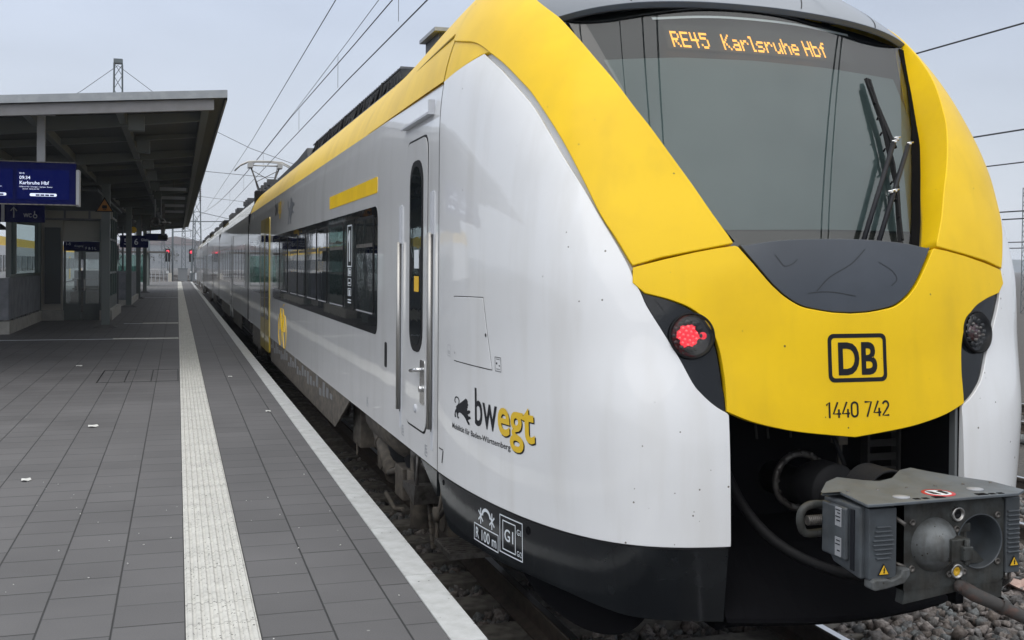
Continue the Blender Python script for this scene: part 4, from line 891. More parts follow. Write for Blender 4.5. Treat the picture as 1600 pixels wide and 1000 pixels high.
lm = [(.05,.0),(.14,.02),(.18,.25),(.28,.33),(.36,.22),(.30,.05),(.40,.0),(.46,.06),(.50,.28),(.62,.42),(.80,.36),(.88,.42),(.70,.52),(.78,.66),(.92,.64),(.94,.74),(.76,.80),(.62,.78),(.60,.95),(.52,1.0),(.42,.94),(.40,.82),(.34,.70),(.22,.62),(.12,.72),(.10,.92),(.02,.98),(-.02,.84),(.04,.62),(.16,.50),(.12,.30)]
MB().prism([(15.55 - a * .95, .56 + b * .36) for a, b in lm], 'x', X0, X0 + .002).build('lion_mark', 'lionink', lb)
mb = MB()
for y_ in (15.95, 16.65): mb.ring((XC-1.462, y_, -.98), (1, 0, 0), .24, .006, 24, 4)
for q in ([(15.95, -.98), (16.15, -.66), (16.55, -.66), (16.65, -.98)], [(16.15, -.66), (16.3, -.98), (16.55, -.66)], [(15.95, -.98), (16.3, -.98)], [(16.0, -.58), (16.2, -.62)]): mb.tube([(XC-1.462, a, b) for a, b in q], .006, 4)
mb.build('outline_mark', 'yellow', lb)
# following cars
for k, (a, b) in enumerate(segs[1:]):
    bb = side_sheet('window_band', a + .9, a + 6.4, -.545, .462, 'band', T, out=.003, r=.08)
    for j in range(4): side_sheet('pane', a + 1.1 + j * 1.33, a + 2.2 + j * 1.33, -.38, .38, 'pane', bb, out=.008)
    door(a + 6.7, a + 8.1, 'sidefar', T)
    b3 = side_sheet('window_band', a + 8.4, b - .9, -.545, .462, 'band', T, out=.003, r=.08)
    n_ = int((b - a - 9.5) / 1.4)
    for j in range(n_): side_sheet('pane', a + 8.6 + j * 1.4, a + 9.75 + j * 1.4, -.38, .38, 'pane', b3, out=.008)
# cab door, handrails, drip rail, handle
side_sheet('door_gap', 6.585, 7.235, -1.065, .825, 'rubber', T, out=.0015, r=.10)
dr = side_sheet('cab_door', 6.60, 7.22, -1.05, .81, 'side', T, out=.006, r=.09)
wn = side_sheet('door_window', 6.70, 7.10, -.56, .68, 'rubber', dr, out=.010, r=.15)
side_sheet('pane', 6.735, 7.065, .02, .64, 'pane', wn, out=.012, r=.15); side_sheet('pane', 6.735, 7.065, -.52, -.02, 'pane', wn, out=.012, r=.15)
side_sheet('sticker', 6.80, 6.93, -.02, .10, 'inkwhite', wn, out=.014); side_sheet('sticker', 6.80, 6.93, -.17, -.07, 'signyel', wn, out=.014)
hd = side_sheet('handle_plate', 6.63, 6.76, -.88, -.60, 'chrome', dr, out=.010, r=.02)
mb = MB(); mb.tube([(XC-1.50, 6.70, -.66), (XC-1.51, 6.86, -.68)], .012, 8); mb.tube([(XC-1.47, 6.695, -.78), (XC-1.49, 6.695, -.78)], .02, 12); mb.tube([(XC-1.47, 6.695, -.66), (XC-1.51, 6.695, -.66)], .014, 12); mb.build('door_handle', 'chrome', hd)
MB().lathe((XC-1.466, 6.90, -.93), (-1, 0, 0), [(.028, 0), (.028, .006), (.02, .010), (0, .010)], 16).build('door_button', 'lightgrey', dr)
mb = MB(); mb.prism([(6.52, .945), (7.36, .935), (7.36, .925), (6.52, .93)], 'x', XC-1.485, XC-1.44); mb.box((XC-1.48, 6.505, .93), (XC-1.44, 6.52, 1.02)); mb.build('drip_rail', 'lightgrey', T)
for y_, z1_ in ((7.42, .42), (6.45, .46)):
    rc = side_sheet('rail_recess', y_ - .032, y_ + .032, -1.13, z1_, 'lightgrey', T, out=.002, r=.02)
    mb = MB(); mb.tube([(XC-1.478, y_, -1.0), (XC-1.478, y_, z1_ - .26)], .016, 10); mb.build('hand_rail', 'steel', rc)
    side_sheet('rail_socket', y_ - .022, y_ + .022, z1_ - .27, z1_ - .01, 'lightgrey', rc, out=.014)
    side_sheet('rail_groove', y_ + .018, y_ + .030, -1.02, z1_ - .25, 'rubber', rc, out=.004)
mb = MB(); X0 = XC - 1.462
for (y_, z_) in ((7.35, -1.17), (6.62, -1.19), (8.8, -1.15)): 
    for q in ((y_, z_, y_+.006, z_+.07), (y_-.05, z_, y_, z_+.006), (y_-.05, z_+.064, y_, z_+.07), (y_-.05, z_+.02, y_-.02, z_+.03), (y_-.04, z_+.04, y_-.01, z_+.05)): mb.prism(rect(*q), 'x', X0-.002, X0)
mb.build('lettering', 'inkgrey', T)
# ------------------------------------------------------------------ roof equipment
mb = MB(); mb.box((XC-.90, 8.70, 1.60), (XC+.90, 9.20, 1.92)); eq = mb.build('roof_box', 'roofbox', T); MB().box((XC-.95, 8.64, 1.92), (XC+.95, 9.23, 1.95)).build('box_lid', 'galv', eq)
mb = MB()
for k in range(46): mb.box((XC-.92, 10.2 + k * .145, 1.78), (XC+.92, 10.23 + k * .145, 1.90))
mb.box((XC-.88, 10.1, 1.55), (XC+.88, 16.9, 1.77)); mb.tube([(XC-.95, 9.2, 1.70), (XC-.94, 10.1, 1.86), (XC-.93, 17.0, 1.86)], .012, 5); mb.build('resistor_fins', 'roofbox', T)
mb = MB()
for i in range(18):
    y0 = 10.4 + i * .36; mb.tube([(XC-1.02, y0, 1.62 + .04 * math.sin(i * 2.3)), (XC-.96, y0 + .18, 1.80 + .05 * math.sin(i * 1.7)), (XC-1.02, y0 + .36, 1.62)], .014, 5)
mb.tube([(XC-1.0, 8.5, 1.60), (XC-1.0, 24, 1.60)], .02, 6); mb.build('roof_cable', 'rubber', T)
mb = MB(); mb.prism([(17.4, 1.5), (23.4, 1.5), (23.1, 1.80), (19.2, 1.84), (17.8, 1.90)], 'x', XC-.95, XC+.95); mb.build('roof_box', 'roofbox', T, bevel=.02)
mb = MB(); 
for (a, b) in ((25.5, 31), (33, 36), (39, 41), (43, 46), (50, 57), (60, 64), (68, 74), (77, 88)):
    mb.box((XC-.9, a, 1.5), (XC+.9, b, 1.84))
    for k in range(int(b - a)): mb.box((XC-.95, a + k + .2, 1.84), (XC-.6, a + k + .5, 1.98))
mb.build('roof_box', 'roofbox', T)
# pantograph
PX, PY = 2.80, 37.2
mb = MB(); mb.box((PX-.55, PY-.6, 1.95), (PX+.55, PY+.6, 2.02))
for sx in (-.5, .5):
    for sy in (-.5, .5): mb.tube([(PX+sx, PY+sy, 1.75), (PX+sx, PY+sy, 1.98)], .05, 8)
mb.box((PX-.14, PY-.3, 1.95), (PX+.14, PY+.4, 2.3))
pan = mb.build('pantograph', 'dsteel', T)
mb = MB()
for sx in (-1, 1):
    mb.tube([(PX+sx*.10, PY, 2.28), (PX+sx*.50, PY-.1, 3.32)], .028, 6); mb.tube([(PX+sx*.16, PY+.2, 2.3), (PX+sx*.44, PY+.15, 3.30)], .015, 5)
mb.tube([(PX-.3, PY, 2.75), (PX+.44, PY-.05, 3.15)], .012, 5); mb.tube([(PX+.3, PY, 2.75), (PX-.44, PY-.05, 3.15)], .012, 5)
mb.build('pantograph_arm', 'dsteel', pan)
mb = MB()
for dy in (-.2, .2): mb.tube([(PX-.98, PY+dy, 3.12), (PX-.80, PY+dy, 3.30), (PX-.55, PY+dy, 3.42), (PX-.2, PY+dy, 3.445), (PX+.2, PY+dy, 3.445), (PX+.55, PY+dy, 3.42), (PX+.80, PY+dy, 3.30), (PX+.98, PY+dy, 3.12)], .024, 6)
mb.tube([(PX-.5, PY-.1, 3.30), (PX+.5, PY-.1, 3.30)], .025, 6)
for sx in (-.48, .48): mb.box((PX+sx-.08, PY-.28, 3.22), (PX+sx+.08, PY+.28, 3.36))
mb.build('pantograph_head', 'steel', pan)
mb = MB()
for y_ in (48, 66): mb.box((XC-.4, y_, 1.8), (XC+.2, y_+.8, 2.25)); mb.tube([(XC, y_+.3, 2.2), (XC, y_+.3, 2.7)], .03, 5)
mb.build('roof_mast', 'roofbox', T)

# ------------------------------------------------------------------ running gear under the leading car
def bogie(yc):
    mb = MB()
    for sx in (-1, 1):
        mb.prism([(yc-1.75, -1.62), (yc-1.2, -1.52), (yc-.5, -1.70), (yc+.5, -1.70), (yc+1.2, -1.52), (yc+1.75, -1.62), (yc+1.75, -1.74), (yc+1.2, -1.72), (yc+.5, -1.86), (yc-.5, -1.86), (yc-1.2, -1.72), (yc-1.75, -1.74)], 'x', XC+sx*1.02-.07, XC+sx*1.02+.07)
    mb.box((XC-1.0, yc-.3, -1.75), (XC+1.0, yc+.3, -1.5)); bg_ = mb.build('bogie', 'under', T)
    for sy in (-1.2, 1.2):
        mb = MB()
        for sx in (-1, 1): mb.lathe((XC+sx*.68, yc+sy, -1.73), (sx, 0, 0), [(.0, .0), (.15, .0), (.16, .03), (.38, .05), (.40, .07), (.42, .0), (.45, -.07), (.0, -.07)], 40)
        mb.tube([(XC-.72, yc+sy, -1.73), (XC+.72, yc+sy, -1.73)], .09, 12); ws_ = mb.build('wheelset', 'dsteel', bg_)
        for sx in (-1, 1): 
            mb = MB(); mb.tube([(XC+sx*.98, yc+sy, -1.73), (XC+sx*1.18, yc+sy, -1.73)], .13, 16); mb.box((XC+sx*1.1-.07, yc+sy-.16, -1.86), (XC+sx*1.1+.07, yc+sy+.16, -1.60)); mb.build('axle_box', 'under', bg_)
    for sx in (-1, 1):
        for sy in (-.35, .35): MB().lathe((XC+sx*1.05, yc+sy, -1.70), (0, 0, 1), [(.20, 0), (.22, .08), (.20, .14), (.22, .2), (.20, .28), (.22, .34), (.18, .42)], 20).build('air_spring', 'rubber', bg_)
    return bg_
bg1 = bogie(8.55)
mb = MB(); X_ = XC - 1.18
mb.tube([(X_-.05, 9.55, -1.36), (X_-.05, 8.75, -1.72)], .085, 14); mb.tube([(X_-.05, 9.95, -1.25), (X_-.05, 9.55, -1.38)], .035, 8); mb.ring((X_-.05, 9.2, -1.52), (0, .9, .42), .088, .012, 16, 6); mb.build('damper', 'under', bg1)
mb = MB(); mb.box((X_-.12, 8.12, -1.80), (X_+.1, 8.42, -1.56)); mb.tube([(X_-.02, 7.9, -1.95), (X_-.02, 7.9, -1.42)], .085, 14); mb.tube([(X_-.02, 7.9, -1.62), (X_-.02, 7.9, -1.52)], .11, 14); mb.tube([(X_-.1, 8.42, -1.62), (X_-.1, 8.75, -1.70)], .03, 8); mb.tube([(X_-.1, 8.9, -1.9), (X_-.1, 8.5, -1.95), (X_-.12, 8.1, -1.86)], .02, 8); mb.build('brake_unit', 'under', bg1, bevel=.01)
mb = MB(); mb.tube([(X_, 9.25, -1.28), (X_, 8.2, -1.28)], .22, 20); mb.lathe((X_, 8.2, -1.28), (0, -1, 0), [(.22, 0), (.18, .07), (0, .1)], 20); mb.build('air_tank', 'under', T)
mb = MB(); mb.box((X_-.12, 10.1, -1.72), (X_+.12, 10.55, -1.28)); mb.tube([(X_-.12, 10.3, -1.70), (X_-.15, 10.1, -1.78)], .01, 5); mb.lathe((X_-.12, 10.75, -1.42), (-1, 0, 0), [(0, .0), (.07, 0), (.09, .03), (.07, .07), (0, .07)], 16); mb.build('equipment_case', 'under', T, bevel=.01)
mb = MB(); mb.lathe((X_-.06, 7.55, -1.30), (0, 0, -1), [(.0, 0), (.12, 0), (.12, .06), (.10, .08), (.09, .25), (0, .26)], 16); mb.prism([(7.30, -1.52), (7.72, -1.56), (7.72, -1.60), (7.34, -1.66)], 'x', X_-.20, X_+.05); mb.tube([(X_-.18, 7.34, -1.60), (X_-.18, 7.30, -1.32), (X_-.02, 7.30, -1.32)], .014, 6); mb.tube([(X_-.18, 7.15, -1.34), (X_-.18, 6.5, -1.42)], .012, 6); mb.build('sand_box', 'dsteel', T)
mb = MB()
for k in range(12): mb.tube([(X_-.05, 7.62 - .02 * k, -1.45 - .045 * k), (X_-.05, 7.60 - .02 * k, -1.49 - .045 * k)], .016, 5)
mb.tube([(X_-.05, 7.0, -1.35), (X_-.05, 7.25, -1.75), (X_-.08, 7.15, -1.86)], .014, 6); mb.tube([(X_-.02, 6.8, -1.45), (X_-.05, 7.2, -1.72)], .018, 6); mb.lathe((X_-.06, 7.2, -1.70), (-1, 0, 0), [(.05, 0), (.05, .03), (0, .03)], 12); mb.build('guard_iron', 'under', T)
mb = MB(); mb.box((XC-1.30, 6.62, -1.86), (XC-1.02, 7.05, -1.825)); 
for k in range(9): mb.box((XC-1.29, 6.64+k*.045, -1.825), (XC-1.03, 6.655+k*.045, -1.817))
mb.tube([(XC-1.04, 6.65, -1.84), (XC-1.0, 6.60, -1.35)], .015, 6); mb.tube([(XC-1.04, 7.02, -1.84), (XC-1.0, 7.05, -1.35)], .015, 6); mb.build('step', 'dsteel', T)
for j, yc in enumerate((24.4, 41.75, 58.75, 75.6)):
    b_ = copy_tree(bg1, loc=(0, yc - 8.55, 0), parent=T)
    if j == 0:
        pass
mb = MB()
for yc in (24.4, 41.75, 58.75): 
    mb.tube([(XC-1.25, yc-.9, -1.55), (XC-1.25, yc+.4, -1.60)], .06, 8); mb.box((XC-1.36, yc-.5, -1.5), (XC-1.2, yc-.2, -1.2)); mb.box((XC-1.38, yc+.2, -1.45), (XC-1.2, yc+.6, -1.25))
mb.build('coupling_hoses', 'under', T)

# ================================================================== TRACKS AND GROUND
PZ = -1.55
mb = MB(); mb.add([(-900, -60, -2.42), (900, -60, -2.42), (900, 1250, -2.42), (-900, 1250, -2.42)], [(0, 1, 2, 3)]); setp(mb.build('ground', 'ballast'), kind='structure')
def track(xc, y0, y1, label, sl=True, curve=None):
    fn = curve or (lambda y: 0.)
    t = thing('railway_track', (xc, y0, -2.42), label, 'railway track', 'railway tracks')
    ys = [y0, y1] if not curve else list(np.linspace(y0, y1, 30))
    for sx in (-1, 1):
        c_ = sx * .7535
        P_ = [(-.075, -2.32), (-.075, -2.305), (-.012, -2.28), (-.012, -2.195), (-.036, -2.18), (-.036, -2.155), (-.028, -2.15), (.028, -2.15), (.036, -2.155), (.036, -2.18), (.012, -2.195), (.012, -2.28), (.075, -2.305), (.075, -2.32)]
        V = []; F_ = []; n = len(P_)
        for y in ys: V += [(xc + fn(y) + c_ + a, y, b) for a, b in P_]
        for j in range(len(ys)-1):
            for i in range(n): F_.append((j*n+i, j*n+(i+1) % n, (j+1)*n+(i+1) % n, (j+1)*n+i))
        mb = MB(); mb.add(V, F_); rl = mb.build('rail', 'rail', t)
        mb = MB(); V = []
        for y in ys: V += [(xc + fn(y) + c_ - .024, y, -2.1485), (xc + fn(y) + c_ + .024, y, -2.1485)]
        mb.add(V, [(2*j, 2*j+1, 2*j+3, 2*j+2) for j in range(len(ys)-1)]); mb.build('running_face', 'railtop', rl)
    if sl:
        me = None
        for k in range(sl):
            y = 3.0 + k * .6
            if me is None:
                o = MB().prism([(-1.3, -2.33), (-1.3, -2.44), (1.3, -2.44), (1.3, -2.33), (.9, -2.32), (-.9, -2.32)], 'y', y - .13, y + .13); o.v = [(a + xc, b, c) for a, b, c in o.v]; first = o.build('sleeper', 'sleeper', t, bevel=.012); me = first
            else:
                c = first.copy(); COL.objects.link(c); c.parent = t; c.location = (0, k * .6, 0)
    return t
t1 = track(XC, -20, 104, 'railway track under the white and yellow train', sl=80)
t2 = track(XC, 104, 260, 'far rails bending left beyond the end of the platform', sl=0, curve=lambda y: -.0011 * max(0, y - 104)**2)
t3 = track(7.6, -20, 300, 'empty track on the far side of the train', sl=0, curve=lambda y: -.0010 * max(0, y - 104)**2)
t4 = track(12.2, -20, 300, 'second empty track beyond the train', sl=0, curve=lambda y: -.0010 * max(0, y - 104)**2)
t5 = track(-11.6, -20, 300, 'track beneath the train seen through the shelter window', sl=0)

# ballast stones, individually shaped but uncountable
def stones(name, regs, size, m):
    ico = bmesh.new(); bmesh.ops.create_cube(ico, size=1.5); bmesh.ops.triangulate(ico, faces=ico.faces[:]); bv = np.array([v.co[:] for v in ico.verts]); bf = np.array([[v.index for v in f.verts] for f in ico.faces]); ico.free()
    P_ = []
    for (x0, x1, y0, y1, z, n) in regs:
        P_.append(np.stack([RNG.uniform(x0, x1, n), RNG.uniform(y0, y1, n), np.full(n, z) + RNG.uniform(-.02, .035, n)], 1))
    P_ = np.concatenate(P_); n = len(P_); nv = len(bv)
    S = RNG.uniform(.6, 1.35, (n, 1, 1)) * size * RNG.uniform(.55, 1.3, (n, 1, 3))
    V = (bv[None] + RNG.uniform(-.38, .38, (n, nv, 3))) * S
    ax = RNG.normal(size=(n, 3)); ax /= np.linalg.norm(ax, axis=1)[:, None]; an = RNG.uniform(0, 6.28, n); c = np.cos(an)[:, None, None]; s = np.sin(an)[:, None, None]; A_ = ax[:, None, :]
    V = V * c + np.cross(np.broadcast_to(A_, V.shape), V) * s + A_ * (V @ ax[:, :, None]) * (1 - c)
    V = (V + P_[:, None]).reshape(-1, 3); F_ = (bf[None] + (np.arange(n) * nv)[:, None, None]).reshape(-1, 3)
    me = bpy.data.meshes.new(name); me.vertices.add(len(V)); me.vertices.foreach_set('co', V.ravel()); me.loops.add(F_.size); me.loops.foreach_set('vertex_index', F_.ravel().astype(np.int32))
    me.polygons.add(len(F_)); me.polygons.foreach_set('loop_start', np.arange(0, F_.size, 3, dtype=np.int32)); me.polygons.foreach_set('loop_total', np.full(len(F_), 3, dtype=np.int32))
    me.update(calc_edges=True); at = me.attributes.new('tone', 'FLOAT', 'FACE'); at.data.foreach_set('value', np.repeat(RNG.uniform(0, 1, n), len(bf)))
    o = bpy.data.objects.new(name, me); COL.objects.link(o); me.materials.append(m); return setp(o, 'grey and brown crushed stone around the rails', 'ballast', kind='stuff')
ms = mat('ballast_stone', (.10, .10, .10), .85); n = ms.node_tree.nodes; l = ms.node_tree.links
a = n.new('ShaderNodeAttribute'); a.attribute_name = 'tone'; c = n.new('ShaderNodeValToRGB'); l.new(a.outputs['Fac'], c.inputs[0]); c.color_ramp.elements[0].color = (.085, .088, .092, 1); c.color_ramp.elements[1].color = (.25, .225, .205, 1)
for p_, q_ in ((.3, (.145, .12, .105, 1)), (.5, (.14, .155, .16, 1)), (.8, (.20, .175, .165, 1))): k = c.color_ramp.elements.new(p_); k.color = q_
mm_ = n.new('ShaderNodeMix'); mm_.data_type = 'RGBA'; mm_.blend_type = 'MULTIPLY'; mm_.inputs[0].default_value = .8; nz_ = n.new('ShaderNodeTexNoise'); nz_.inputs['Scale'].default_value = 50; rr = n.new('ShaderNodeValToRGB'); l.new(nz_.outputs[0], rr.inputs[0]); rr.color_ramp.elements[0].position = .35; rr.color_ramp.elements[0].color = (.45, .42, .4, 1); rr.color_ramp.elements[1].position = .65; rr.color_ramp.elements[1].color = (1.2, 1.2, 1.2, 1)
tcn = n.new('ShaderNodeTexCoord'); l.new(tcn.outputs['Object'], nz_.inputs['Vector']); l.new(c.outputs[0], mm_.inputs[6]); l.new(rr.outputs[0], mm_.inputs[7]); l.new(mm_.outputs[2], n['Principled BSDF'].inputs['Base Color'])
stones('ballast_stones', [(3.78, 8.5, 4.2, 12, -2.36, 13000), (1.25, 2.12, 2.2, 14, -2.40, 4600), (2.25, 3.65, 2.2, 12, -2.40, 5000), (3.8, 5.6, 2, 4.5, -2.36, 1800)], .034, ms)
stones('ballast_stones', [(-16, 1.0, 106, 150, -2.36, 5000), (5, 14, 12, 60, -2.36, 5000)], .06, ms)['label'] = 'coarse grey track ballast beyond the platform end and past the train'

# ================================================================== PLATFORM
PE = 98.0
mb = MB(); mb.box((-8.4, -12, PZ - .75), (1.085, PE, PZ)); setp(mb.build('platform', 'paving'), kind='structure')
mb = MB(); mb.box((1.0, -12, PZ - .87), (1.16, PE, PZ - .08)); setp(mb.build('platform_wall', 'concrete'), kind='structure')
es = thing('platform_edge', (1.16, 0, PZ), 'pale ribbed stone edge of the platform beside the train', 'platform edge')
mb = MB(); mb.box((1.090, 0, PZ - .10), (1.240, .989, PZ + .002)); e0 = mb.build('edge_stone', 'edge', es, bevel=.006)
for k in range(-3, 97):
    if k == 0: continue
    c = e0.copy(); COL.objects.link(c); c.parent = es; c.location = (0, k + (0), 0)
e0.location = (0, 0, 0)
for c in es.children: c.location.y += .31
def tactile(name, x0, x1, y0, y1, ribs, along, label, m='tactile'):
    V = []; n = ribs * 4 + 1; xs = []; zs = []
    for i in range(ribs):
        a = x0 + (x1 - x0) * i / ribs; p = (x1 - x0) / ribs; xs += [a + p * .12, a + p * .30, a + p * .70, a + p * .88]; zs += [PZ + .0025, PZ + .0105, PZ + .0105, PZ + .0025]
    xs = [x0] + xs + [x1]; zs = [PZ + .0025] + zs + [PZ + .0025]; mb = MB(); y = y0; n = len(xs)
    while y < y1 - .01:
        yb = min(y + .3, y1) - .003; dz = random.uniform(-.0006, .0006)
        if along == 'y': V = [(a, y, b + dz) for a, b in zip(xs, zs)] + [(a, yb, b + dz) for a, b in zip(xs, zs)]
        else: V = [(y, a, b + dz) for a, b in zip(xs, zs)] + [(yb, a, b + dz) for a, b in zip(xs, zs)]
        mb.add(V, [(i, i+1, n+i+1, n+i) for i in range(n-1)]); y += .3
    o = mb.build(name, m); return setp(o, label, 'tactile paving')
tactile('tactile_strip', .041, .339, -3, PE, 8, 'y', 'long pale ribbed guide strip running along the platform')
tactile('tactile_strip', 23.35, 23.65, -1.25, .035, 8, 'x', 'short pale ribbed guide strip joining the long strip nearer the camera')
tactile('tactile_strip', 29.35, 29.65, -.85, .035, 8, 'x', 'short pale ribbed guide strip beside the front canopy column')
for y_, x0_, lab in ((23.48, -8.2, 'thin white line across the platform nearest the camera'), (29.45, -1.3, 'thin white line across the platform from the front canopy column'), (51.7, -1.4, 'thin pale line across the platform farthest from the camera')):
    mb = MB(); mb.box((x0_, y_ - .05, PZ + .001), (-1.25 if y_ < 25 else (-.85 if y_ < 40 else .035), y_ + .05, PZ + .004)); setp(mb.build('painted_line', 'inkwhite'), lab, 'painted line')
mb = MB()
for (x, y, a, b) in ((-.02, 15.0, -.03, 16.9), (-.94, 15.0, -.95, 16.8)): pass
mb.box((-1.0, 14.95, PZ + .001), (.02, 14.965, PZ + .003)); mb.box((-1.0, 16.6, PZ + .001), (.02, 16.615, PZ + .003)); mb.box((-1.0, 14.95, PZ + .001), (-.985, 16.6, PZ + .003)); mb.box((.01, 14.95, PZ + .001), (.02, 16.6, PZ + .003)); mb.box((-.66, 14.95, PZ + .001), (-.65, 16.6, PZ + .003)); mb.box((-.33, 14.95, PZ + .001), (-.32, 16.6, PZ + .003))
setp(mb.build('access_cover', 'rubber'), 'paved access cover with a dark metal rim set in the platform', 'access cover')
lit = [((-.755, 10.95, .05), 'white scrap of paper lying on the left paving'), ((-1.02, 8.35, .035), 'small pale scrap nearest the left frame edge'), ((.92, 11.6, .03), 'small pale scrap between guide strip and platform edge'), ((.70, 15.3, .03), 'tiny pale scrap farther along beside the guide strip'), ((-1.4, 17.4, .05), 'tiny pale scrap in the shade of the canopy')]
for (x, y, r_), lab in lit:
    n_ = 7; pts = [(x + r_ * (1 + .4 * math.sin(3.1 * i)) * math.cos(i * 6.283 / n_), y + r_ * 1.5 * math.sin(i * 6.283 / n_)) for i in range(n_)]; mb = MB(); mb.add([(a, b, PZ + .006 + .008 * (i % 2)) for i, (a, b) in enumerate(pts)] + [(x, y, PZ + .016)], [(i, (i + 1) % n_, n_) for i in range(n_)]); setp(mb.build('paper_scrap', 'litter'), lab, 'litter', 'scraps on the platform')
# loose grit on the slabs
stones('grit', [(-2.2, 1.05, 2.3, 9, PZ + .001, 130)], .0032, M['litter'])['label'] = 'fine pale grit scattered over the grey slabs'
bpy.data.objects['grit']['category'] = 'grit'
mb = MB()
rag = []
for i in range(9):
    for j in range(5): rag.append((5.72 + i * .07, 6.15 + j * .07 + .03 * math.sin(i), -2.29 + .05 * math.sin(i * 1.7 + j) + .03 * math.cos(j * 2.1)))
mb.add(rag, [(i*5+j, i*5+5+j, i*5+6+j, i*5+j+1) for i in range(8) for j in range(4)], 0, True); setp(mb.build('rag', 'cloth'), 'faded pinkish rag lying on the stones beyond the coupler', 'rag')

# ================================================================== CANOPY
cn = thing('platform_canopy', (-1.6, 15.3, PZ), 'long dark flat roofed platform canopy with grey metal fascia', 'canopy')
CY0, CY1 = 15.3, 70.0
def cz(x): return 2.27 + (x - .62) * .078         # underside of the roof, falling towards the left
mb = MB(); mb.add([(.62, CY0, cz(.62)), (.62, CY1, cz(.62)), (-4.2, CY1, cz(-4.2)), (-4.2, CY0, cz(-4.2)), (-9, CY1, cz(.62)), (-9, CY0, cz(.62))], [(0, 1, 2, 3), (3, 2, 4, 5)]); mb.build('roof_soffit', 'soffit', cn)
mb = MB(); mb.add([(.62, CY0, cz(.62)+.10), (.62, CY1, cz(.62)+.10), (-4.2, CY1, cz(-4.2)+.1), (-4.2, CY0, cz(-4.2)+.1), (-9, CY1, cz(.62)+.1), (-9, CY0, cz(.62)+.1)], [(0, 1, 2, 3), (3, 2, 4, 5)]); mb.build('roof_deck', 'galv', cn)
mb = MB(); mb.add([(.64, CY0-.04, cz(.62)+.105), (.64, CY0-.04, cz(.62)), (-4.2, CY0-.04, cz(-4.2)), (-4.2, CY0-.04, cz(-4.2)+.105), (-9, CY0-.04, cz(.62)), (-9, CY0-.04, cz(.62)+.105), (.64, CY0, cz(.62)+.105), (.64, CY0, cz(.62)), (-4.2, CY0, cz(-4.2)), (-4.2, CY0, cz(-4.2)+.105)], [(0, 3, 2, 1), (3, 5, 4, 2), (0, 1, 7, 6), (1, 2, 8, 7), (0, 6, 9, 3)]); mb.build('fascia', 'galv', cn)
mb = MB(); mb.add([(.62, CY0, cz(.62)+.105), (.62, CY1, cz(.62)+.105), (.62, CY1, cz(.62)-.03), (.62, CY0, cz(.62)-.03), (.645, CY0, cz(.62)+.105), (.645, CY1, cz(.62)+.105), (.645, CY1, cz(.62)-.03), (.645, CY0, cz(.62)-.03)], [(4, 5, 6, 7), (0, 3, 2, 1), (2, 3, 7, 6), (0, 1, 5, 4)]); mb.build('side_fascia', 'galv', cn)
mb = MB()
mb.add([(.47, CY0+.02, cz(.47)-.01), (.47, CY0+.02, cz(.47)-.155), (-4.2, CY0+.02, cz(-4.2)-.155), (-4.2, CY0+.02, cz(-4.2)-.01), (.47, CY0+.12, cz(.47)-.01), (.47, CY0+.12, cz(.47)-.155), (-4.2, CY0+.12, cz(-4.2)-.155), (-4.2, CY0+.12, cz(-4.2)-.01)], [(0, 3, 2, 1), (0, 1, 5, 4), (1, 2, 6, 5)]); mb.build('front_trim', 'fascia', cn)
def beam_x(mb, y, d, w_=.12, x0=-4.2, x1=.40):
    mb.add([(x1, y, cz(x1)-.01), (x1, y, cz(x1)-d*.45), (x0, y, cz(x0)-d), (x0, y, cz(x0)-.01), (x1, y+w_, cz(x1)-.01), (x1, y+w_, cz(x1)-d*.45), (x0, y+w_, cz(x0)-d), (x0, y+w_, cz(x0)-.01)], [(0, 3, 2, 1), (4, 5, 6, 7), (0, 1, 5, 4), (1, 2, 6, 5)])
y = 16.6; k = 0
while y < CY1:
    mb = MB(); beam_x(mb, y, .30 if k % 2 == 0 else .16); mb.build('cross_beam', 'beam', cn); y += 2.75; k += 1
for x in (.36, -.75, -1.9, -3.0):
    mb = MB(); mb.box((x-.05, CY0+.1, cz(x)-.15), (x+.05, CY1, cz(x)-.012)); mb.build('purlin', 'beam', cn)
for y in (16.1, 19.3, 22.4, 25.6, 29, 33, 38, 44):
    mb = MB(); mb.box((-.66, y-.11, cz(-.4)-.33), (-.45, y+.11, cz(-.4)-.12)); mb.build('lamp_box', 'beam', cn)
mb = MB()
for k in range(9): mb.lathe((.3 - k * .62, CY0+.3, cz(.3 - k*.62)-.03), (0, 0, -1), [(.012, 0), (.012, .012), (0, .014)], 8)
mb.build('rivet', 'inkgrey', cn)
for cy_ in (27.72, 40.6, 50.4, 60.5): 
    mb = MB(); mb.box((-1.735, cy_-.09, PZ), (-1.545, cy_+.09, cz(-1.64)-.1)); mb.box((-1.72, cy_-.10, PZ), (-1.56, cy_+.10, PZ+.01)); pc = mb.build('column', 'post', cn, bevel=.008)
    mb = MB(); mb.add([(-1.92, cy_-.28, PZ+.002), (-1.36, cy_-.28, PZ+.002), (-1.36, cy_+.28, PZ+.002), (-1.92, cy_+.28, PZ+.002), (-1.78, cy_-.14, PZ+.07), (-1.50, cy_-.14, PZ+.07), (-1.50, cy_+.14, PZ+.07), (-1.78, cy_+.14, PZ+.07)], [(0, 1, 5, 4), (1, 2, 6, 5), (2, 3, 7, 6), (3, 0, 4, 7), (4, 5, 6, 7)]); mb.build('column_base', 'concrete', pc)
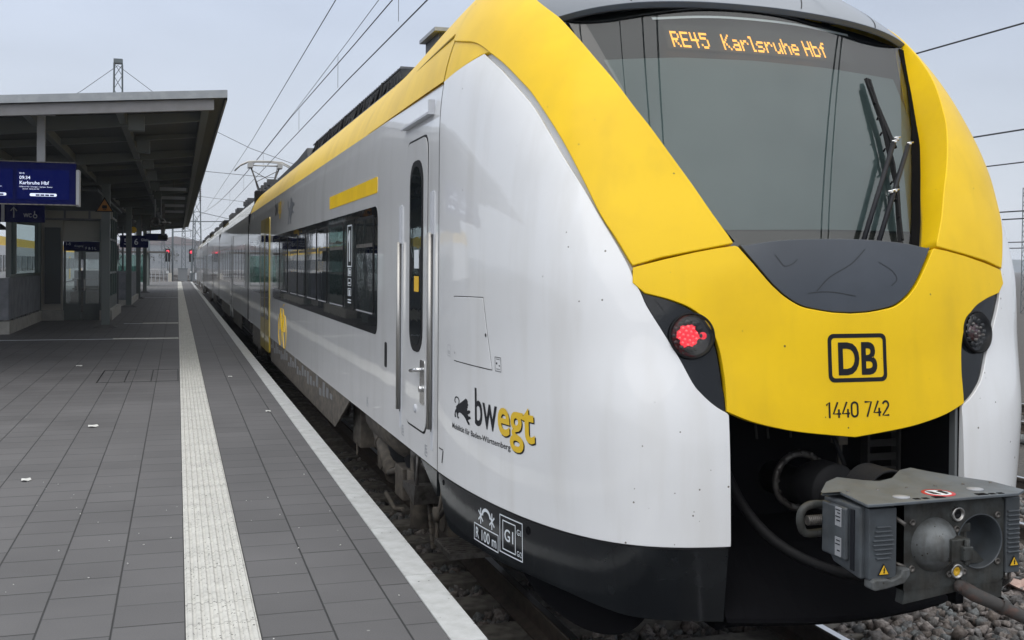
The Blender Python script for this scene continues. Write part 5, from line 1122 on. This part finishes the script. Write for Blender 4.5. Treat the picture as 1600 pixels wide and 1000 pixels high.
# warning triangle on the first column
mb = MB(); X_, Y_, Z_ = -1.66, 27.5, 1.40
mb.prism([(X_-.21, Z_-.18), (X_+.21, Z_-.18), (X_, Z_+.18)], 'y', Y_, Y_+.02); wt = setp(mb.build('warning_sign', 'inkblack'), 'triangular orange and black warning sign on the front canopy column', 'warning sign')
MB().prism([(X_-.165, Z_-.155), (X_+.165, Z_-.155), (X_, Z_+.125)], 'y', Y_-.004, Y_).build('orange_field', 'warnorange', wt)
mb = MB(); mb.prism(rrect(X_-.055, Z_-.10, X_+.055, Z_-.02, .02), 'y', Y_-.008, Y_-.004); mb.box((X_-.04, Y_-.008, Z_-.13), (X_+.04, Y_-.004, Z_-.115)); mb.build('pictogram', 'inkblack', wt)

# departure board
db = thing('departure_board', (-2.2, 16.0, 2.1), 'large blue electronic departure board hanging from the canopy', 'departure board')
mb = MB(); mb.box((-3.5, 16.0, .80), (-1.34, 16.22, 1.37)); mb.build('casing', 'blue', db)
mb = MB(); mb.box((-1.335, 16.0, .78), (-1.295, 16.25, 1.28)); mb.build('end_cap', 'inkgrey', db)
mb = MB(); mb.box((-3.5, 15.985, .785), (-1.30, 16.0, .80)); mb.box((-3.5, 15.985, 1.368), (-1.34, 16.0, 1.378)); mb.build('trim', 'dsteel', db)
for a, b, tl in ((-2.08, -1.42, True), (-2.92, -2.13, False)):
    s_ = MB().box((a, 15.992, .86), (b, 16.0, 1.27)).build('screen', 'screen', db)
    mb = MB(); x_ = a + .03 if tl else b - .55
    flat_text(mb, '09:34', (x_, 15.99, 1.135), (1, 0, 0), (0, 0, 1), .045, 1., .01); flat_text(mb, 'Karlsruhe Hbf', (x_, 15.99, 1.065), (1, 0, 0), (0, 0, 1), .047, 1., .012)
    flat_text(mb, 'RE 45', (x_, 15.99, 1.205), (1, 0, 0), (0, 0, 1), .020, 1., .01)
    flat_text(mb, 'Heilbronn Hbf - Schwaigern - Eppingen - Bretten', (x_, 15.99, 1.025), (1, 0, 0), (0, 0, 1), .018, .85); flat_text(mb, 'Durlach - Karlsruhe Hbf', (x_ + .04, 15.99, .995), (1, 0, 0), (0, 0, 1), .018, .85)
    mb.prism(rrect(x_ + .13, .905, x_ + .47, .945, .018), 'y', 15.988, 15.991); tx = mb.build('lettering', 'screentxt', s_)
    mb = MB()
    for k in range(4): mb.box((x_ + .205 + k * .06, 15.985, .911), (x_ + .255 + k * .06, 15.988, .932))
    mb.build('train_symbol', 'screen', s_)
mb = MB(); mb.box((-1.84, 16.05, 1.37), (-1.74, 16.15, 2.06)); mb.box((-1.93, 15.98, 2.03), (-1.62, 16.2, 2.06)); mb.build('hanger', 'inkgrey', db)
# direction sign behind it
dsn = thing('direction_sign', (-2.6, 21.0, 1.2), 'dark blue hanging direction sign with arrow and white symbols under the departure board', 'sign', 'blue platform signs')
mb = MB(); mb.box((-4.0, 21.0, .72), (-2.28, 21.12, 1.17)); mb.build('panel', 'blue', dsn)
mb = MB(); mb.box((-2.98, 20.95, .72), (-2.93, 20.99, 1.6)); mb.build('hanger', 'inkgrey', dsn)
mb = MB(); mb.tube([(-2.78, 20.99, .80), (-2.78, 20.99, .98)], .010, 4); mb.tube([(-2.83, 20.99, .92), (-2.78, 20.99, .985), (-2.73, 20.99, .92)], .010, 4)
flat_text(mb, 'WC', (-2.62, 20.99, .81), (1, 0, 0), (0, 0, 1), .07, .8, .02); flat_text(mb, 'i', (-3.13, 20.99, .82), (1, 0, 0), (0, 0, 1), .09, 1.2, .03); mb.ring((-2.43, 20.99, .83), (0, 1, 0), .03, .008, 16, 4); mb.tube([(-2.44, 20.99, .92), (-2.44, 20.99, .86), (-2.40, 20.99, .85)], .009, 4); mb.build('lettering', 'inkgrey', dsn)
# more hanging signs farther down
def hang_sign(name, x0, x1, z0, z1, y, label, txt=None, cat='sign', m='blue', top=None):
    t_ = thing(name, ((x0+x1)/2, y, top or 1.9), label, cat, 'blue platform signs' if m == 'blue' else None); MB().box((x0, y, z0), (x1, y+.12, z1)).build('panel', m, t_)
    mb = MB()
    for x in (x0 + .25*(x1-x0), x1 - .25*(x1-x0)): mb.tube([(x, y+.06, z1), (x, y+.06, top or 2.0)], .025, 6)
    mb.build('hanger', 'dsteel', t_)
    if txt:
        mb = MB()
        for (s_, dx, dz, h_) in txt: flat_text(mb, s_, (x0 + dx, y-.004, z0 + dz), (1, 0, 0), (0, 0, 1), h_, 1., .01)
        mb.build('lettering', 'signtxt', t_)
    return t_
hang_sign('platform_sign', -2.15, -1.10, .62, 1.10, 45.0, 'blue hanging platform sign with pale numbers beside the second column', [('5', .14, .12, .24), ('6', .52, .12, .24), ('Gleis', .78, .26, .10)])
hang_sign('platform_sign', -1.30, -.42, .95, 1.25, 47.5, 'plain dark blue hanging display farther right below the canopy edge', None, top=2.0)
t_ = thing('round_sign', (-1.62, 44.0, 1.3), 'small yellow sign hanging above the blue platform number sign', 'sign'); MB().lathe((-1.62, 44.0, 1.28), (0, -1, 0), [(.13, 0), (.13, .02), (0, .022)], 12).build('panel', 'signyel', t_); MB().tube([(-1.62, 44.05, 1.4), (-1.62, 44.05, 2.05)], .015, 5).build('hanger', 'dsteel', t_)
# loudspeaker / camera rods
for (x, y, z, lab) in ((-.62, 33.0, 1.20, 'loudspeaker ring on a thin rod under the canopy, nearer one'), (-.50, 36.5, 1.32, 'loudspeaker on a rod under the canopy, farther one')):
    t_ = thing('loudspeaker', (x, y, 2.1), lab, 'loudspeaker', 'loudspeakers under the canopy'); MB().tube([(x, y, z+.1), (x, y, cz(x))], .018, 6).build('rod', 'inkgrey', t_)
    mb = MB(); mb.ring((x, y-.05, z), (0, 1, 0), .11, .035, 24, 8); mb.lathe((x, y, z), (0, -1, 0), [(.09, .02), (.04, -.05), (0, -.06)], 20); mb.tube([(x+.1, y+.02, z), (x+.30, y+.1, z-.02)], .04, 8); mb.build('horn', 'dsteel', t_)
t_ = thing('hanging_camera', (-.45, 37, 1.9), 'grey camera tube hanging below the canopy edge', 'camera'); MB().box((-.50, 37, .90), (-.40, 37.1, 1.95)).build('rod', 'dsteel', t_); MB().box((-.60, 36.9, .78), (-.30, 37.2, .92)).build('housing', 'rubber', t_)
for k, y_ in enumerate((30, 34, 38.5, 43)):
    t_ = thing('strip_lamp', (-.1, y_, 2.0), 'unlit strip lamp under the canopy, %s along the row' % ('first', 'second', 'third', 'fourth')[k], 'lamp', 'strip lamps under the canopy'); MB().box((-.45, y_, cz(-.1)-.28), (.22, y_+.14, cz(-.1)-.20)).build('tube', 'inkgrey', t_); MB().tube([(-.1, y_+.07, cz(-.1)-.20), (-.1, y_+.07, cz(-.1))], .015, 5).build('bracket', 'dsteel', t_)

# ================================================================== SHELTER UNDER THE CANOPY
sh = thing('station_shelter', (-3.5, 31, PZ), 'grey stair shelter with low wall, windows and glazed double doors', 'shelter')
WX = -3.50
mb = MB(); mb.box((WX-.12, 25.9, PZ+.30), (WX, 31.4, -.34)); mb.box((-6.5, 25.7, PZ+.30), (WX, 25.85, -.34)); mb.build('low_wall', 'wall', sh)
mb = MB(); mb.box((WX-.16, 25.65, PZ), (WX+.05, 31.3, PZ+.27)); mb.box((-6.5, 25.45, PZ), (WX+.05, 25.64, PZ+.27)); mb.box((WX-.16, 31.302, PZ), (-2.92, 31.5, PZ+.27)); mb.build('plinth', 'plinth', sh)
mb = MB()
for k in range(7): mb.box((WX-.10, 26.2+k*.72, PZ+.27), (WX+.02, 26.6+k*.72, PZ+.31))
mb.build('vent_stones', 'concrete', sh)
def win(y0, y1, z0, z1):
    mb = MB()
    for a, b in (((WX-.09, y0, z0), (WX+.01, y0+.07, z1)), ((WX-.09, y1-.07, z0), (WX+.01, y1, z1)), ((WX-.09, y0+.07, z0), (WX+.01, y1-.07, z0+.07)), ((WX-.09, y0+.07, z1-.07), (WX+.01, y1-.07, z1))): mb.box(a, b)
    f_ = mb.build('window', 'post', sh); MB().box((WX-.045, y0+.07, z0+.07), (WX-.035, y1-.07, z1-.07)).build('pane', 'winglass', f_)
win(25.9, 26.75, -.33, 1.15); win(26.76, 31.35, -.33, 1.15)
mb = MB(); mb.box((WX-.14, 25.8, 1.15), (WX+.03, 31.5, 1.6)); mb.box((WX-.14, 31.36, PZ+.28), (WX+.02, 31.52, 1.15)); mb.build('wall_frame', 'post', sh)
# dark poster panel facing the camera, next to the doors
mb = MB(); mb.box((WX+.02, 31.45, PZ+.28), (-2.955, 31.6, 1.15)); mb.build('end_wall', 'cream', sh)
mb = MB(); mb.box((WX+.10, 31.40, PZ+.45), (-3.0, 31.45, .95)); mb.build('poster_case', 'dkpanel', sh)
mb = MB(); mb.box((-2.95, 31.50, .59), (-1.90, 31.62, 1.14)); mb.build('lintel', 'cream', sh)
mb = MB(); mb.box((-4.2, 31.3, 1.16), (-1.80, 31.5, 1.42)); mb.build('cross_panel', 'wall', sh)
for k in range(3):
    MB().box((-3.48 + k*.62, 31.27, 1.20), (-2.92 + k*.62, 31.3, 1.40)).build('fascia_panel', 'cream', sh)
ds_ = MB().box((-2.93, 31.42, .33), (-2.0, 31.52, .585)).build('door_sign', 'blue', sh)
mb = MB(); flat_text(mb, '1-5', (-2.88, 31.41, .48), (1, 0, 0), (0, 0, 1), .075, 1., .01); flat_text(mb, 'Ausgang', (-2.66, 31.41, .44), (1, 0, 0), (0, 0, 1), .05); flat_text(mb, 'F & S L', (-2.38, 31.41, .37), (1, 0, 0), (0, 0, 1), .07, 1., .01); mb.build('lettering', 'signtxt', ds_)
for k, (a, b) in enumerate(((-2.94, -2.50), (-2.44, -1.98))):
    mb = MB()
    for p, q in (((a, 31.52, PZ), (a+.06, 31.57, .33)), ((b-.06, 31.52, PZ), (b, 31.57, .33)), ((a+.06, 31.52, .35), (b-.06, 31.57, .33)), ((a+.06, 31.52, PZ), (b-.06, 31.57, PZ+.45))): mb.box(p, q)
    d_ = mb.build('door', 'post', sh); MB().box((a+.06, 31.54, PZ+.45), (b-.06, 31.55, .30)).build('pane', 'winglass', d_)
    MB().box((b-.10 if k == 0 else a+.02, 31.47, -.75), (b-.07 if k == 0 else a+.05, 31.50, -.45)).build('door_handle', 'steel', d_)
MB().box((-3.3, 39.0, PZ), (-1.9, 39.1, -.25)).build('dark_backdrop', 'dkpanel', sh); MB().box((-3.3, 39.0, .12), (-1.9, 39.1, .6)).build('dark_backdrop', 'dkpanel', sh)  # dark backdrop added behind the glazed doors to darken their panes
mb = MB(); mb.box((-3.2, 36.5, PZ), (-2.0, 36.6, -.9)); mb.tube([(-3.1, 36, -.5), (-2.1, 36, -.5)], .03, 6); mb.tube([(-3.1, 36, -.8), (-2.1, 36, -.8)], .03, 6)
mb.build('stair_rail', 'dsteel', sh)
# glazed side towards the track
mb = MB(); GX = -1.85
mb.box((GX-.16, 31.3, PZ), (GX+.16, 36.3, PZ+.27)); mb.build('plinth', 'plinth', sh)
mb = MB(); mb.box((GX-.16, 31.3, PZ+.27), (GX+.06, 31.42, 1.6)); 
for y_ in (32.5, 33.7, 34.9, 36.1): mb.box((GX-.04, y_, PZ+.27), (GX+.04, y_+.08, 1.6))
for z_ in (-.3, .65, 1.3): mb.box((GX-.035, 31.42, z_), (GX+.035, 36.1, z_+.06))
mb.box((GX-.1, 31.42, PZ+.27), (GX+.05, 36.1, PZ+.62)); gf = mb.build('glazing_frame', 'post', sh)
MB().box((GX-.006, 31.42, PZ+.62), (GX+.006, 36.1, 1.6)).build('pane', 'glassgreen', gf)
mb = MB(); mb.box((-4.4, 25.7, 1.60), (-1.7, 37, 1.66)); mb.build('shelter_roof', 'soffit', sh)
# second block with pale base
sb = thing('stair_parapet', (-1.9, 48, PZ), 'low dark parapet with pale stepped base behind the second column', 'parapet'); MB().box((-2.6, 41.5, PZ), (-1.62, 52, PZ+.22)).build('plinth', 'plinth', sb); MB().box((-2.5, 41.6, PZ+.22), (-1.72, 51.9, -.35)).build('panel', 'wall', sb)
# glass wind shelter
gs = thing('glass_shelter', (-2.2, 80, PZ), 'green tinted glass wind shelter standing alone at the far end', 'shelter')
mb = MB()
for x, y in ((-1.95, 79), (-1.95, 81.5), (-4.0, 79), (-4.0, 81.5)): mb.box((x-.06, y-.06, PZ), (x+.06, y+.06, .75))
mb.build('post', 'post', gs); mb = MB(); mb.box((-1.97, 79, -1.3), (-1.95, 81.5, .6)); mb.box((-4, 79, -1.3), (-1.95, 79.02, .6)); mb.box((-4, 81.48, -1.3), (-1.95, 81.5, .6)); mb.build('pane', 'glassgreen', gs); MB().box((-4.4, 78.6, .75), (-.6, 82, .85)).build('shelter_roof', 'dsteel', gs)
# barrier and small things at the far end
fb = thing('end_barrier', (-2.2, 96, PZ), 'pale tubular barrier across the far end of the platform', 'barrier')
mb = MB()
for k in range(9): mb.tube([(-3.4 + k*.33, 96, PZ), (-3.4 + k*.33, 96, PZ+1.0)], .03, 5)
for z_ in (.5, 1.0): mb.tube([(-3.4, 96, PZ+z_), (-.76, 96, PZ+z_)], .03, 5)
mb.build('frame', 'inkgrey', fb)
for (x, y, lab) in ((-3.1, 95.5, 'brown slim post left of the far barrier'), ):
    t_ = thing('slim_post', (x, y, PZ), lab, 'post'); MB().tube([(x, y, PZ), (x, y, PZ+2.0)], .07, 8).build('pole', 'trunk', t_)
t_ = thing('bin', (-.55, 97, PZ), 'small pale box standing near the end of the guide strip', 'box'); MB().box((-.75, 97, PZ), (-.45, 97.3, PZ+.75)).build('case', 'cream', t_)

# ================================================================== OVERHEAD LINE
def wire(name, pts, r, label, grp=None, cat='wire'):
    mb = MB(); mb.tube(pts, r, 5, cap=False); return setp(mb.build(name, 'wire'), label, cat, grp)
G_ = 'overhead wires'
wire('contact_wire', [(2.8, -60, 3.42), (3.16, 4, 3.42), (3.0, 20, 3.42), (2.9, 60, 3.42), (2.95, 104, 3.42), (.5, 170, 3.42)], .010, 'lowest overhead wire above the train touching the pantograph', G_)
wire('carrier_wire', [(2.95, -60, 4.6)] + [(2.95 + .35 * max(0, 1 - abs(y - 4) / 26), y, 4.02 + .0006 * (y - 30)**2 * .35) for y in range(-30, 101, 10)] + [(.5, 170, 5.4)], .010, 'sagging carrier wire just above the contact wire', G_)
wire('carrier_wire', [(2.99, -60, 4.66)] + [(2.99, y, 4.10 + .0006 * (y - 30)**2 * .35) for y in range(-30, 101, 10)] + [(.5, 170, 5.5)], .006, 'thin second strand beside the carrier wire', G_)
wire('contact_wire', [(3.6, -60, 3.5), (5.3, 4.5, 3.5), (7.6, 70, 3.5), (7.6, 300, 3.5)], .010, 'branching contact wire high over the right half of the nose', G_)
wire('carrier_wire', [(3.6, -60, 4.2), (5.9, 4.5, 4.15), (7.6, 70, 4.1), (7.6, 300, 4.2)], .010, 'branching carrier wire high over the right half of the nose', G_)
wire('feeder_wire', [(2.6, -60, 4.9), (2.6, 0, 4.62), (2.55, 40, 4.45), (2.5, 100, 4.9)], .009, 'uppermost wire left of the others over the train', G_)
for k, y in enumerate((9.5, 15, 21, 28, 40, 52, 66)):
    mb = MB(); mb.tube([(2.95, y, 3.42), (2.95, y, 4.02 + .0006 * (y - 30)**2 * .35)], .004, 4); setp(mb.build('dropper', 'wire'), 'thin vertical dropper between contact and carrier wire above the train', 'dropper', 'droppers')
for k, (x, z) in enumerate(((13.1, 4.0), (19.7, 3.42), (25.7, 3.42))):
    wire('contact_wire', [(x, -60, z), (x, 300, z)], .016 if k == 0 else .022, ('nearest wire crossing the sky right of the train', 'middle wire crossing the sky right of the train', 'lowest wire crossing the sky right of the train')[k], G_)
for k, (x, z) in enumerate(((33, 2.4), (34, 2.15), (44, 1.5), (45, 1.2))): wire('contact_wire', [(x, -60, z), (x, 300, z)], .03, ('thin far wire, top of the four at the right edge', 'thin far wire, second of the four at the right edge', 'thin far wire, third of the four at the right edge', 'thin far wire, lowest of the four at the right edge')[k], G_)
# cross spans
def span(y, x0, z0, x1, z1, sag, label):
    pts = [(x0 + (x1 - x0) * t, y, z0 + (z1 - z0) * t - sag * 4 * t * (1 - t)) for t in np.linspace(0, 1, 13)]; wire('cross_span', pts, .014, label, 'cross span wires')
span(60, -3.0, 10.3, 24, 10.3, 5.4, 'sagging cross span wire right of the tall lattice mast')
span(60, -3.0, 10.3, -24, 10.3, 4.6, 'sagging cross span wire left of the tall lattice mast')
span(60, -3.0, 5.3, 24, 4.4, .4, 'nearly level cross wire behind the pantograph')
span(88, -4, 6.0, 24, 4.3, .6, 'lower cross wire far behind the pantograph')
for k, x in enumerate((.55, 1.15)):
    t_ = thing('insulator', (x, 60, 5), 'dark stick insulator hanging on a cross wire, %s of the pair' % ('left' if k == 0 else 'right'), 'insulator', 'insulators'); mb = MB(); mb.tube([(x, 60, 8.6 - 1.0*k), (x, 60, 4.2)], .012, 4); mb.build('rod', 'wire', t_)
    mb = MB()
    for j in range(9): mb.lathe((x, 60, 4.2 - j * .10), (0, 0, -1), [(.03, 0), (.075, .03), (.03, .06)], 8)
    mb.build('insulator_body', 'insul', t_)
def mast(name, x, y, top, w0, w1, label, grp='overhead line masts', arms=None, base=-2.4, t=.05):
    t_ = thing(name, (x, y, base), label, 'mast', grp); mb = MB(); mb.lattice(x, y, base, top, w0, w1, t); mb.build('lattice_frame', 'mast', t_)
    if arms:
        mb = MB()
        for z, L in arms: mb.tube([(x, y, z), (x+L, y, z+.1)], .05, 5); mb.tube([(x, y, z+1.0), (x+L*.8, y, z+.12)], .03, 4); mb.tube([(x+L*.8, y, z), (x+L*.8, y, z-.7)], .03, 4)
        mb.build('bracket_arm', 'mast', t_)
    return t_
m0 = mast('lattice_mast', -2.98, 60, 10.4, .55, .40, 'tall lattice mast rising behind the canopy roof', t=.035); MB().box((-3.2, 59.75, 10.4), (-2.76, 60.25, 10.62)).build('mast_cap', 'mast', m0)
mast('lattice_mast', 2.05 - 0.2, 112, 8.6, .95, .55, 'tallest lattice mast beside the tail of the train', arms=[(4.2, 5), (4.2, -3)])
FM = [(-6.3, 150, 7.2, 'plain'), (-4.4, 170, 9, 'lat'), (-.6, 150, 8.2, 'plain'), (-9.5, 180, 8, 'plain'), (-11.5, 190, 9, 'lat'), (1.0, 190, 8.5, 'lat'), (-7.4, 210, 9, 'plain'), (-2.6, 220, 10, 'lat'), (3.6, 240, 9.5, 'plain'), (-14, 240, 9, 'plain'), (-18, 230, 8, 'plain'), (-5.8, 250, 9, 'plain')]
FL = ['left of the nearer red signal', 'lattice mast between the two red signals', 'plain post just left of the second red signal', 'plain post behind the glass shelter roof', 'lattice mast seen under the blue sign', 'lattice mast just left of the train tail', 'plain post far behind the nearer signal', 'distant lattice mast between the signals', 'plain post right beside the train tail', 'distant post at the left of the yard', 'farthest left post of the yard', 'thin far post behind the signals']
for (x, y, z, kd), lb_ in zip(FM, FL):
    if kd == 'lat': mast('lattice_mast', x, y, z, .7, .4, 'distant ' + lb_.replace('distant ', ''), arms=[(3.6, 3.0)], t=.06)
    else:
        t_ = thing('line_post', (x, y, -2.4), lb_ + ', carrying overhead wires' if 'post' in lb_ else 'plain post ' + lb_, 'mast', 'overhead line masts'); MB().tube([(x, y, -2.4), (x, y, z)], .14, 6).build('pole', 'mast', t_)
        mb = MB(); mb.tube([(x, y, 4.2), (x+2.6, y, 4.4)], .05, 4); mb.tube([(x, y, 5.4), (x+2.4, y, 4.45)], .03, 4); mb.tube([(x+2.3, y, 4.4), (x+2.3, y, 3.5)], .03, 4); mb.build('bracket_arm', 'mast', t_)
mast('lattice_mast', 44.6, 48.4, 4.5, .42, .34, 'lattice mast at the right frame edge beyond the train', t=.03)
# signals
for (x, y, z, lab) in ((-.95, 118, 1.1, 'red railway signal on a slim post left of the guide strip end'), (1.45, 122, 1.1, 'red railway signal close to the tail of the train')):
    t_ = thing('railway_signal', (x, y, -2.4), lab, 'signal', 'red railway signals'); MB().tube([(x, y, -2.4), (x, y, z)], .07, 6).build('post', 'mast', t_)
    MB().box((x-.24, y-.05, z-.9), (x+.24, y+.1, z+.45)).build('back_board', 'rubber', t_); MB().lathe((x, y-.06, z+.15), (0, -1, 0), [(.17, 0), (.15, .03), (0, .04)], 16).build('signal_lamp', 'redsig', t_)
    MB().lathe((x, y-.06, z-2.0), (0, -1, 0), [(.12, 0), (0, .02)], 10).build('white_lamp', 'inkwhite', t_)
t_ = thing('number_board', (2.05, 116, -2.4), 'small white square board low beside the tail of the train', 'sign'); MB().tube([(2.05, 116, -2.4), (2.05, 116, -1.6)], .05, 5).build('post', 'mast', t_); MB().box((1.78, 115.95, -1.6), (2.32, 116, -.95)).build('panel', 'inkwhite', t_); mb = MB(); flat_text(mb, '3', (1.93, 115.94, -1.48), (1, 0, 0), (0, 0, 1), .42, 1., .04); mb.build('lettering', 'inkblack', t_)
for (x, y, w_, h_, lab) in ((.1, 150, 1.2, 1.7, 'grey relay cabinet beyond the end of the platform'), (1.6, 158, .9, 1.0, 'small pale cabinet behind the relay cabinet')):
    t_ = thing('cabinet', (x, y, -2.4), lab, 'cabinet', 'trackside cabinets'); MB().box((x, y, -2.4), (x+w_, y+1, -2.4+h_)).build('case', 'farbuild', t_); MB().box((x-.05, y-.05, -2.4+h_), (x+w_+.05, y+1.05, -2.3+h_)).build('lid', 'mast', t_)

# ================================================================== DISTANCE
V = []; n_ = 90
for i in range(n_):
    a = -900 + 1790 * i / (n_-1); h_ = 13 + 3 * math.sin(i * .21) + 1.6 * math.sin(i * .53 + 1) + .7 * math.sin(i * 1.3); V += [(a, 850, -3), (a, 900, h_ * .8), (a, 1000, h_), (a, 1200, -3)]
mb = MB(); mb.add(V, [(i*4+k, i*4+4+k, i*4+5+k, i*4+1+k) for i in range(n_-1) for k in range(3)], 0, True); setp(mb.build('hills', 'hill'), kind='structure')
def house(x, y, w_, d, h_, lab, m='farbuild'):
    t_ = thing('far_building', (x, y, -2.5), lab, 'building', 'distant town buildings'); MB().box((x, y, -2.5), (x+w_, y+d, h_)).build('wall', m, t_)
    MB().prism([(x-.5, h_), (x+w_+.5, h_), (x+w_/2, h_+w_*.10)], 'y', y-.5, y+d+.5).build('roof', 'farroof', t_)
    mb = MB()
    for i in range(int(w_/3)):
        for z in np.arange(0, h_-1.5, 3): mb.box((x+1+i*3, y-.05, z), (x+2.2+i*3, y, z+1.4))
    mb.build('window_row', 'dkpanel', t_)
HB = [(-70, 420, 22, 12, 5), (-38, 480, 26, 12, 6), (10, 440, 18, 12, 5), (-100, 460, 25, 12, 6), (30, 540, 30, 12, 7), (-130, 500, 30, 14, 6), (-26, 620, 50, 14, 10), (20, 660, 40, 14, 11), (-170, 520, 40, 14, 7), (140, 500, 30, 14, 7), (220, 480, 30, 14, 7)]
HL = ['nearest pale house in the town behind the signals', 'pale house right behind the red signals', 'small far house beside the train tail', 'far house behind the glass shelter', 'wide far house at the foot of the hill', 'far house left of the glass shelter', 'long far block on the rise', 'tall far block right of the signals', 'broad far hall seen through the shelter', 'far house beyond the train on the right', 'farthest right house beyond the train']
for q, l_ in zip(HB, HL): house(*q, l_)
# far hedge / trees in winter twigs
def twiggy(name, x, y, h_, lab, base=-2.5):
    t_ = thing(name, (x, y, base), lab, 'tree', 'bare trees beyond the yard'); MB().tube([(x, y, base), (x+.1, y, base+h_*.45)], .18, 6, r2=.09).build('trunk', 'trunk', t_)
    mb = MB()
    for i in range(150):
        th = random.uniform(0, 6.28); ph = random.uniform(-.5, 1.4); rr = h_ * .36 * random.uniform(.3, 1); c_ = Vector((x + rr*math.cos(th)*math.cos(ph), y + rr*math.sin(th)*math.cos(ph), base + h_*.6 + rr*math.sin(ph)*1.1)); s_ = h_ * .05
        a_ = Vector((random.gauss(0, 1), random.gauss(0, 1), random.gauss(0, 1))).normalized()*s_; b_ = Vector((random.gauss(0, 1), random.gauss(0, 1), random.gauss(0, 1))).normalized()*s_
        mb.add([c_-a_, c_+b_, c_+a_], [(0, 1, 2)])
    mb.build('crown', 'leaf', t_)
TL = ['first from the left', 'second from the left', 'third from the left', 'fourth from the left', 'fifth from the left', 'sixth from the left', 'seventh from the left', 'eighth from the left']
for k, (x, y) in enumerate(((-34, 260), (-26, 275), (-20, 250), (-14, 280), (-8, 290), (-2, 300), (5, 310), (12, 300))): twiggy('bare_tree', x, y, random.uniform(5.5, 8), 'bushy brown tree beyond the yard, ' + TL[k])
# parked train seen through the shelter windows
pt = thing('parked_train', (-12.8, 60, -2.3), 'white train with yellow roof band seen through the shelter windows', 'train')
mb = MB(); mb.box((-14.0, 45, -1.9), (-11.1, 150, 1.15)); mb.build('car_body', 'white', pt); mb = MB(); mb.box((-13.9, 45, 1.15), (-11.15, 150, 1.75)); mb.build('roof_band', 'yellow', pt)
mb = MB()
for k in range(34): mb.box((-11.09, 46 + k*3, -.6), (-11.06, 48.3 + k*3, .5))
mb.build('window_row', 'pane', pt)
mb = MB()
for k in range(7): mb.box((-11.085, 55 + k*14, -1.7), (-11.07, 56.4 + k*14, .7))
mb.build('door_row', 'yellow', pt)
t_ = thing('pendant_lamp', (-7, 55, 3), 'dark pendant lamp seen through the shelter window', 'lamp'); MB().tube([(-8.3, 58, 1.9), (-8.3, 58, 4)], .02, 5).build('rod', 'wire', t_); MB().lathe((-8.3, 58, 1.6), (0, 0, 1), [(.3, 0), (.25, .15), (.05, .3)], 16).build('lamp_shade', 'rubber', t_)

# ================================================================== DAMP AIR
hz = bpy.data.materials.new('haze'); hz.use_nodes = True; n = hz.node_tree.nodes; l = hz.node_tree.links; n.clear(); o = n.new('ShaderNodeOutputMaterial'); v = n.new('ShaderNodeVolumePrincipled'); v.inputs['Color'].default_value = (.86, .91, 1, 1); v.inputs['Density'].default_value = HAZE; l.new(v.outputs[0], o.inputs['Volume'])
if HAZE > 0:
    me = bpy.data.meshes.new('haze'); b = MB().box((-950, -80, -4.0), (1750, 1300, 19)); me.from_pydata(b.v, [], b.f); ho = bpy.data.objects.new('haze', me); COL.objects.link(ho); me.materials.append(hz); setp(ho, 'thin grey blue haze over the far town', 'haze', kind='stuff')
scene.cycles.max_bounces = 6; scene.cycles.transparent_max_bounces = 12; scene.cycles.volume_bounces = 0
scene.cycles.use_denoising = True
